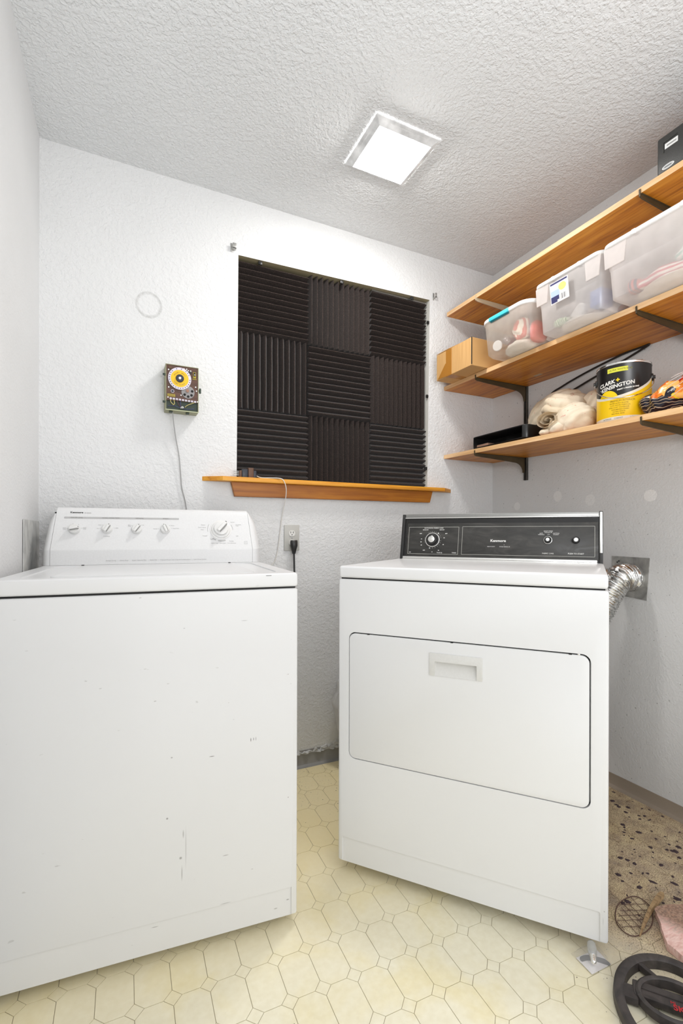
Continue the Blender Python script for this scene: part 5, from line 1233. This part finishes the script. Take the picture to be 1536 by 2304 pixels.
dpts = spline([(XR - 0.006, 1.222, 0.858), (1.815, 1.218, 0.864), (1.765, 1.214, 0.858), (1.722, 1.220, 0.812), (1.690, 1.235, 0.742), (1.655, 1.258, 0.660), (1.625, 1.280, 0.55), (1.605, 1.300, 0.42), (1.59, 1.31, 0.28), (1.57, 1.33, 0.18)], 34)
def duct_r(i): 
    return 0.0500 + (0.0022 if i % 4 in (0, 1) else -0.0020) + 0.0010 * noise.noise(Vector((i * .6, 0, 0)))
db = tube(dpts, 0.05, 44, rfun=duct_r)
for v in db.verts:
    v.co += v.co.normalized() * 0.0 + Vector((noise.noise(v.co * 70), noise.noise(v.co * 70 + Vector((9, 0, 0))), noise.noise(v.co * 70 + Vector((0, 9, 0))))) * 0.0022
du = obj('foil_duct', db, m_foil, None, 60); tag(du, 'crinkled silver foil dryer duct bending down from the wall vent', 'duct')
d2 = spline([(1.725, 1.235, 0.858), (1.68, 1.27, 0.872), (1.63, 1.31, 0.865), (1.585, 1.36, 0.80)], 26)
db = tube(d2, 0.042, 40, rfun=lambda i: 0.0400 + (0.002 if i % 4 in (0, 1) else -0.002))
for v in db.verts: v.co += Vector((noise.noise(v.co * 70), noise.noise(v.co * 70 + Vector((9, 0, 0))), noise.noise(v.co * 70 + Vector((0, 9, 0))))) * 0.0022
for v in db.verts: pass
o = obj('duct_branch', db, m_foil, du, 60)

# plastic sack behind the dryer
m_sack = clear_plastic('thin_white_sack', (0.80, 0.80, 0.80), 0.80, 0.3)
def sackf(p): return 0.010 * abs(sin(p.y * 30 + p.x * 42 + noise.noise(p * 10) * 2)) + 0.004 * noise.noise(p * 60)
b = lump((0, 0, 0), (0.105, 0.060, 0.190), 0.016, 8, 41, 5, fold=sackf)
for v in b.verts:
    t_ = (v.co.z + 0.2) / 0.4; v.co.x = v.co.x * (0.60 + 0.45 * t_) + 0.035 * (1 - t_)
o = obj('plastic_sack', b, m_sack, None, 180); o.location = (0.968, D - 0.082, 0.205); tag(o, 'crumpled translucent white plastic sack on the floor behind the dryer', 'bag')

# ------------------------------------------------------------------ floor clutter
# metal detector search coil
cx_, cy_ = 1.087, 0.6135; ax = radians(33.1)
mc = thing('metal_detector_coil', 'dark grey open oval metal detector coil with red lettering on the floor', 'detector coil', (cx_, cy_, 0))
m_coil = galv('worn_grey_plastic', s2l(50, 46, 46), s2l(74, 68, 66), 0.5, 0.0, 30)
def ell_ring(ca, A1, B1, wd, z0, z1, cxx=0, cyy=0, n=96):
    b = bmesh.new(); S = []
    for i in range(n):
        a = 2 * pi * i / n; c, s = cos(a), sin(a)
        def P(k, z): 
            x, y = (A1 - k) * c, (B1 - k) * s
            return b.verts.new((cxx + x * cos(ca) - y * sin(ca), cyy + x * sin(ca) + y * cos(ca), z))
        S.append([P(0.004, z0), P(0, z0 + .004), P(0.0015, z1 - .004), P(0.006, z1), P(wd - .006, z1), P(wd - .001, z1 - .004), P(wd, z0)])
    for i in range(n):
        A_, B_ = S[i], S[(i + 1) % n]
        for k in range(7): b.faces.new((A_[k], A_[(k + 1) % 7], B_[(k + 1) % 7], B_[k]))
    bmesh.ops.recalc_face_normals(b, faces=b.faces); return b
obj('outer_ring', ell_ring(ax, 0.1443, 0.1190, 0.0225, 0.001, 0.0245), m_coil, mc, 40)
ix, iy = 1.0971 - cx_, 0.6250 - cy_
obj('inner_ring', ell_ring(radians(138.6), 0.0740, 0.0590, 0.0130, 0.006, 0.0290, ix, iy), m_coil, mc, 40)
def bar3(p, q, wd, z0, z1, nm, m=m_coil, par=None, bev=.002):
    p, q = Vector(p), Vector(q); L = (q - p).length; a = atan2(q.y - p.y, q.x - p.x)
    return obj(nm, xf(box(0, L, -wd / 2, wd / 2, z0, z1, bev), T(p.x - cx_, p.y - cy_, 0) @ R(a, 'Z')), m, par or mc)
bd = Vector((0.625, -0.781)); 
bar3((1.020, 0.702), (1.046, 0.672), 0.036, 0.004, 0.0215, 'arm'); sp_ = bar3((1.052, 0.686), (1.165, 0.545), 0.040, 0.008, 0.0230, 'spine')
bar3((1.058, 0.679), (1.165, 0.545), 0.0016, 0.0225, 0.0238, 'spine_ridge'); 
bar3((1.126, 0.722), (1.124, 0.675), 0.011, 0.004, 0.020, 'strut'); bar3((0.980, 0.618), (1.045, 0.598), 0.008, 0.004, 0.017, 'strut')
bar3((1.205, 0.63), (1.165, 0.615), 0.011, 0.004, 0.020, 'strut')
b = text_bm('SKOR', 0.019, 'LEFT', ext=0.0002, bold=0.0004); m_redp = simple('red_print', s2l(190, 40, 48), 0.5)
obj('lettering', xf(b, T(1.0810 - cx_, 0.6175 - cy_, 0.0234) @ R(atan2(-0.781, 0.625), 'Z')), m_redp, sp_, None)
b = text_bm('MI', 0.010, 'LEFT', ext=0.0002); obj('lettering', xf(b, T(1.0865 - cx_, 0.6270 - cy_, 0.0234) @ R(atan2(-0.781, 0.625), 'Z')), m_redp, sp_, None)

# bulb packet
pk = thing('bulb_packet', 'clear plastic packet with a small bulb on white card, below the dryer corner', 'packet', (1.045, 0.780, 0.0))
cdp = [(1.018, 0.805), (1.014, 0.759), (1.077, 0.757), (1.084, 0.800)]
cdp = [(x - 1.045, y - 0.780) for x, y in cdp]
m_wcard = simple('white_card', (0.90, 0.89, 0.92), 0.4)
cb = prism(cdp, 0.0015, 0.0035, 0.0005) if True else None; cardo = obj('card', fixn(cb), m_wcard, pk)
cv = bmesh.new(); L = []
for i in range(15):
    f = i / 14; x, y = -0.024 + 0.056 * f, 0.016 - 0.034 * f + 0.010 * sin(f * pi * 1.1); 
    nx_, ny_ = 0.45, 0.9; w2 = 0.0065 + 0.003 * f if 0 < i < 14 else 0.003
    L.append([cv.verts.new((x + s * nx_ * w2, y + s * ny_ * w2, 0.0038)) for s in (-1, 1)])
for A_, B_ in zip(L, L[1:]): cv.faces.new((A_[0], B_[0], B_[1], A_[1]))
for f in cv.faces:
    f.normal_update()
    if f.normal.z < 0: f.normal_flip()
obj('printed_stripe', cv, simple('grey_card_print', (0.22, 0.23, 0.25), 0.5), cardo, None)
m_bulb, nt, bb = mat('bulb_glass'); bb.inputs['Transmission Weight'].default_value = 0.75; bb.inputs['Roughness'].default_value = 0.08; bb.inputs['Base Color'].default_value = (0.85, 0.87, 0.88, 1); bb.inputs['IOR'].default_value = 1.2
MB_ = T(-0.013, -0.012, 0.012) @ R(radians(-46), 'Z') @ R(radians(-72), 'X')
bl = obj('bulb', xf(lathe([(0.0, 0.052), (0.006, 0.0505), (0.0095, 0.046), (0.0105, 0.036), (0.0095, 0.022), (0.0075, 0.018)], 28, cap=False), MB_), m_bulb, pk, 60)
obj('screw_base', xf(lathe([(0.0, -0.002), (0.003, -0.001), (0.0055, 0.002), (0.0068, 0.004), (0.0062, 0.006), (0.0072, 0.008), (0.0066, 0.010), (0.0074, 0.012), (0.0068, 0.014), (0.0078, 0.018)], 24, cap=False), MB_), m_chrome, bl, 60)
m_film = clear_plastic('clear_film', (0.8, 0.78, 0.76), 0.16, 0.12)
fb = bmesh.new(); nG = 22; gv = {}
for i in range(nG + 1):
    for k in range(nG + 1):
        u_, v_ = i / nG, k / nG
        x = (cdp[0][0] * (1 - u_) + cdp[3][0] * u_) * v_ + (cdp[1][0] * (1 - u_) + cdp[2][0] * u_) * (1 - v_); y = (cdp[0][1] * (1 - u_) + cdp[3][1] * u_) * v_ + (cdp[1][1] * (1 - u_) + cdp[2][1] * u_) * (1 - v_)
        x = x * 1.06 + 0.010 * v_ * u_; y = y * 1.06 + 0.012 * v_
        e = sin(pi * u_) * sin(pi * min(1, v_ * 1.0))
        gv[i, k] = fb.verts.new((x, y, 0.0042 + 0.0225 * e ** 0.6 + 0.0015 * noise.noise(Vector((x * 160, y * 160, 0)))))
for i in range(nG):
    for k in range(nG): fb.faces.new((gv[i, k], gv[i + 1, k], gv[i + 1, k + 1], gv[i, k + 1]))
obj('plastic_film', fb, m_film, pk, 60)

# pink insulation scrap
def pinkm():
    m, nt, b = mat('pink_insulation'); tc = nd(nt, 'ShaderNodeNewGeometry')
    mp = nd(nt, 'ShaderNodeMapping'); mp.inputs['Scale'].default_value = (60, 160, 60); mp.inputs['Rotation'].default_value = (0, 0, 0.8); lk(nt, tc, 'Position', mp, 0)
    n = nd(nt, 'ShaderNodeTexNoise', i_Scale=1.0, i_Detail=5.0); lk(nt, mp, 0, n, 'Vector')
    r = ramp(nt, [(0.3, s2l(226, 178, 168)), (0.6, s2l(246, 214, 204))]); lk(nt, n, 0, r, 0)
    sep = nd(nt, 'ShaderNodeSeparateXYZ'); lk(nt, tc, 'Position', sep, 0)
    d = mth(nt, 'ADD', (sep, 'X'), mth(nt, 'MULTIPLY', (sep, 'Y'), 0.25)); d = mth(nt, 'ADD', d, mth(nt, 'MULTIPLY', (n, 0), 0.06))
    mr = nd(nt, 'ShaderNodeMapRange'); mr.inputs['From Min'].default_value = 1.505; mr.inputs['From Max'].default_value = 1.55; con(nt, d, mr, 0)
    n2 = nd(nt, 'ShaderNodeTexNoise', i_Scale=180.0, i_Detail=4.0); lk(nt, tc, 'Position', n2, 'Vector'); r2 = ramp(nt, [(0.4, s2l(112, 88, 68)), (0.65, s2l(170, 138, 112))]); lk(nt, n2, 0, r2, 0)
    col = mixc(nt, mth(nt, 'MULTIPLY', (mr, 0), 0.85), (r, 0), (r2, 0)); con(nt, col, b, 'Base Color'); b.inputs['Roughness'].default_value = 0.95
    bp = nd(nt, 'ShaderNodeBump', i_Strength=0.7, i_Distance=0.002); lk(nt, n, 0, bp, 'Height'); lk(nt, bp, 0, b, 'Normal'); return m
out = [(1.320, 0.803), (1.300, 0.777), (1.262, 0.744), (1.241, 0.724), (1.236, 0.684), (1.245, 0.62), (1.40, 0.52), (1.56, 0.56), (1.56, 0.70), (1.47, 0.757), (1.412, 0.782), (1.371, 0.799), (1.340, 0.806)]
pcx, pcy = 1.38, 0.71
b = prism([(x - pcx, y - pcy) for x, y in out], 0.001, 0.020)
bmesh.ops.subdivide_edges(b, edges=list(b.edges), cuts=2, use_grid_fill=True)
bmesh.ops.triangulate(b, faces=b.faces); bmesh.ops.subdivide_edges(b, edges=[e for e in b.edges if e.calc_length() > 0.02], cuts=2)
for v in b.verts:
    n_ = noise.fractal(v.co * 30, 1, 2, 3)
    if v.co.z > 0.006: v.co.z = max(0.005, v.co.z + 0.004 * n_)
    v.co.x += 0.0025 * noise.noise(v.co * 80); v.co.y += 0.0025 * noise.noise(v.co * 80 + Vector((5, 5, 5)))
bmesh.ops.recalc_face_normals(b, faces=b.faces)
o = obj('insulation_scrap', b, pinkm(), None, 60); o.location = (pcx, pcy, 0); tag(o, 'dirty pink insulation scrap on the floor at the right edge', 'insulation')
# wood sliver
st_w = wood('dry_sliver_wood', s2l(110, 88, 62), s2l(158, 130, 94), s2l(184, 156, 116), 'Y', 0.8, 3)
p0, p1 = Vector((1.214, 0.775, 0.007)), Vector((1.412, 0.838, 0.010)); N_ = 14; b = bmesh.new(); rg = []
ddir = (p1 - p0).normalized(); sd_ = Vector((-ddir.y, ddir.x, 0))
for i in range(N_ + 1):
    f = i / N_; c = p0 + (p1 - p0) * f + sd_ * (0.006 * sin(f * pi)); w_ = (0.0012 + 0.0080 * f ** 0.8) * (1 if f < .93 else .7); h_ = 0.002 + 0.004 * f
    rg.append([b.verts.new(c + sd_ * w_ * s + Vector((0, 0, h_ * t))) for s, t in ((-1, -.5), (-.6, 1), (.7, .8), (1, -.5))])
for A_, B_ in zip(rg, rg[1:]):
    for k in range(4): b.faces.new((A_[k], A_[(k + 1) % 4], B_[(k + 1) % 4], B_[k]))
b.faces.new(rg[0]); b.faces.new(rg[-1]); bmesh.ops.recalc_face_normals(b, faces=b.faces)
for v in b.verts: v.co -= Vector((1.3, 0.8, 0))
o = obj('wood_sliver', b, st_w); o.location = (1.3, 0.8, 0); tag(o, 'long thin wooden sliver lying between the wire net and pink insulation', 'stick')
# wire net
nt_t = thing('wire_net', 'flat oval brown wire net lying on the floor beside the dryer corner', 'net', (1.273, 0.828, 0.0))
m_wire = simple('rusty_wire', s2l(92, 66, 58), 0.6)
eA, eB, ea = 0.082, 0.041, radians(22)
loop = []
for i in range(60):
    a = 2 * pi * i / 60; x, y = eA * cos(a), eB * sin(a); loop.append((x * cos(ea) - y * sin(ea), x * sin(ea) + y * cos(ea), 0.003 + .001 * sin(5 * a)))
obj('rim_wire', tube(loop, 0.0013, 6, closed=True), m_wire, nt_t)
nb_ = bmesh.new()
for fam, rot in ((0, radians(50)), (1, radians(-45))):
    for k in range(-3, 4):
        off = k * 0.0195 + 0.004 * sin(k * 5.0); c, s = cos(rot), sin(rot); P_ = []
        for t in [q / 12 * 0.17 - 0.085 for q in range(13)]:
            x, y = t * c - off * s, t * s + off * c
            if (x / eA) ** 2 + (y / eB) ** 2 < 1: P_.append((x * cos(ea) - y * sin(ea), x * sin(ea) + y * cos(ea), 0.0035 + 0.001 * sin(t * 200 + k)))
        if len(P_) > 2: join(nb_, tube(P_, 0.0007, 5))
o = obj('mesh_wires', nb_, m_wire, nt_t); o['kind'] = 'stuff'
# dirt flakes
m_flake = simple('dark_debris', s2l(66, 52, 56), 0.9); m_grit = simple('brown_grit', s2l(112, 88, 70), 0.9)
rnd = random.Random(3)
def scatter(n, region, smin, smax, m, name, label, flat=0.3):
    b = bmesh.new(); c = 0
    while c < n:
        x, y = region(rnd); s = rnd.uniform(smin, smax) * (0.4 + 0.6 * rnd.random())
        k = rnd.randint(5, 7); a0 = rnd.random() * 6.28; asp = rnd.uniform(.5, 1)
        pts = [(s * rnd.uniform(.6, 1) * cos(a0 + 2 * pi * i / k), s * asp * rnd.uniform(.6, 1) * sin(a0 + 2 * pi * i / k)) for i in range(k)]
        rot = rnd.random() * 6.28; h = s * flat * rnd.uniform(.5, 1)
        top = b.verts.new((x, y, 0.0004 + h)); lo = [b.verts.new((x + p * cos(rot) - q * sin(rot), y + p * sin(rot) + q * cos(rot), 0.0003)) for p, q in pts]
        for i in range(k): b.faces.new((lo[i], lo[(i + 1) % k], top))
        c += 1
    bmesh.ops.recalc_face_normals(b, faces=b.faces)
    o = obj(name, b, m, None, None); o['kind'] = 'stuff'; tag(o, label, 'debris'); return o
def right_reg(r):
    while True:
        x = r.uniform(1.10, XR - .025); y = r.uniform(0.60, 1.75)
        d = x + 0.62 * y; qx, qy = x - 0.624, y - 1.328
        s_, q_ = qx * 0.63624 - qy * 0.77149, qx * 0.77149 + qy * 0.63624
        if -0.02 < s_ < 0.775 and -0.02 < q_ < 0.66: continue
        if x > 1.235 and y < 0.81: continue
        if d > 1.60 + 0.12 * r.random() ** .5: return x, y
def back_reg(r):
    x = r.uniform(0.46, 1.1); y = D - 0.03 - 0.42 * r.random() ** 1.3; return x, y
def few_reg(r): 
    return r.uniform(0.95, 1.35), r.uniform(0.55, 0.80)
scatter(210, right_reg, 0.004, 0.019, m_flake, 'debris_flakes', 'dark purple-brown debris flakes strewn over the floor beside the dryer', .35)
scatter(2600, right_reg, 0.0008, 0.0030, m_grit, 'floor_grit', 'fine brown grit covering the floor by the right wall', .6)
scatter(420, back_reg, 0.0006, 0.0028, m_flake, 'floor_grit', 'dark specks of grit on the floor between the machines, by the back wall', .5)
scatter(110, few_reg, 0.0004, 0.0020, m_flake, 'floor_grit', 'sparse dark specks on the cream vinyl around the detector coil', .5)
# bent staple near the camera
o = obj('bent_wire', tube(spline([(0.340, 0.925, 0.002), (0.336, 0.935, 0.003), (0.340, 0.945, 0.003), (0.347, 0.950, 0.002)], 5), 0.0009, 6), m_black); tag(o, 'tiny bent black wire on the cream floor in front of the washer', 'wire')
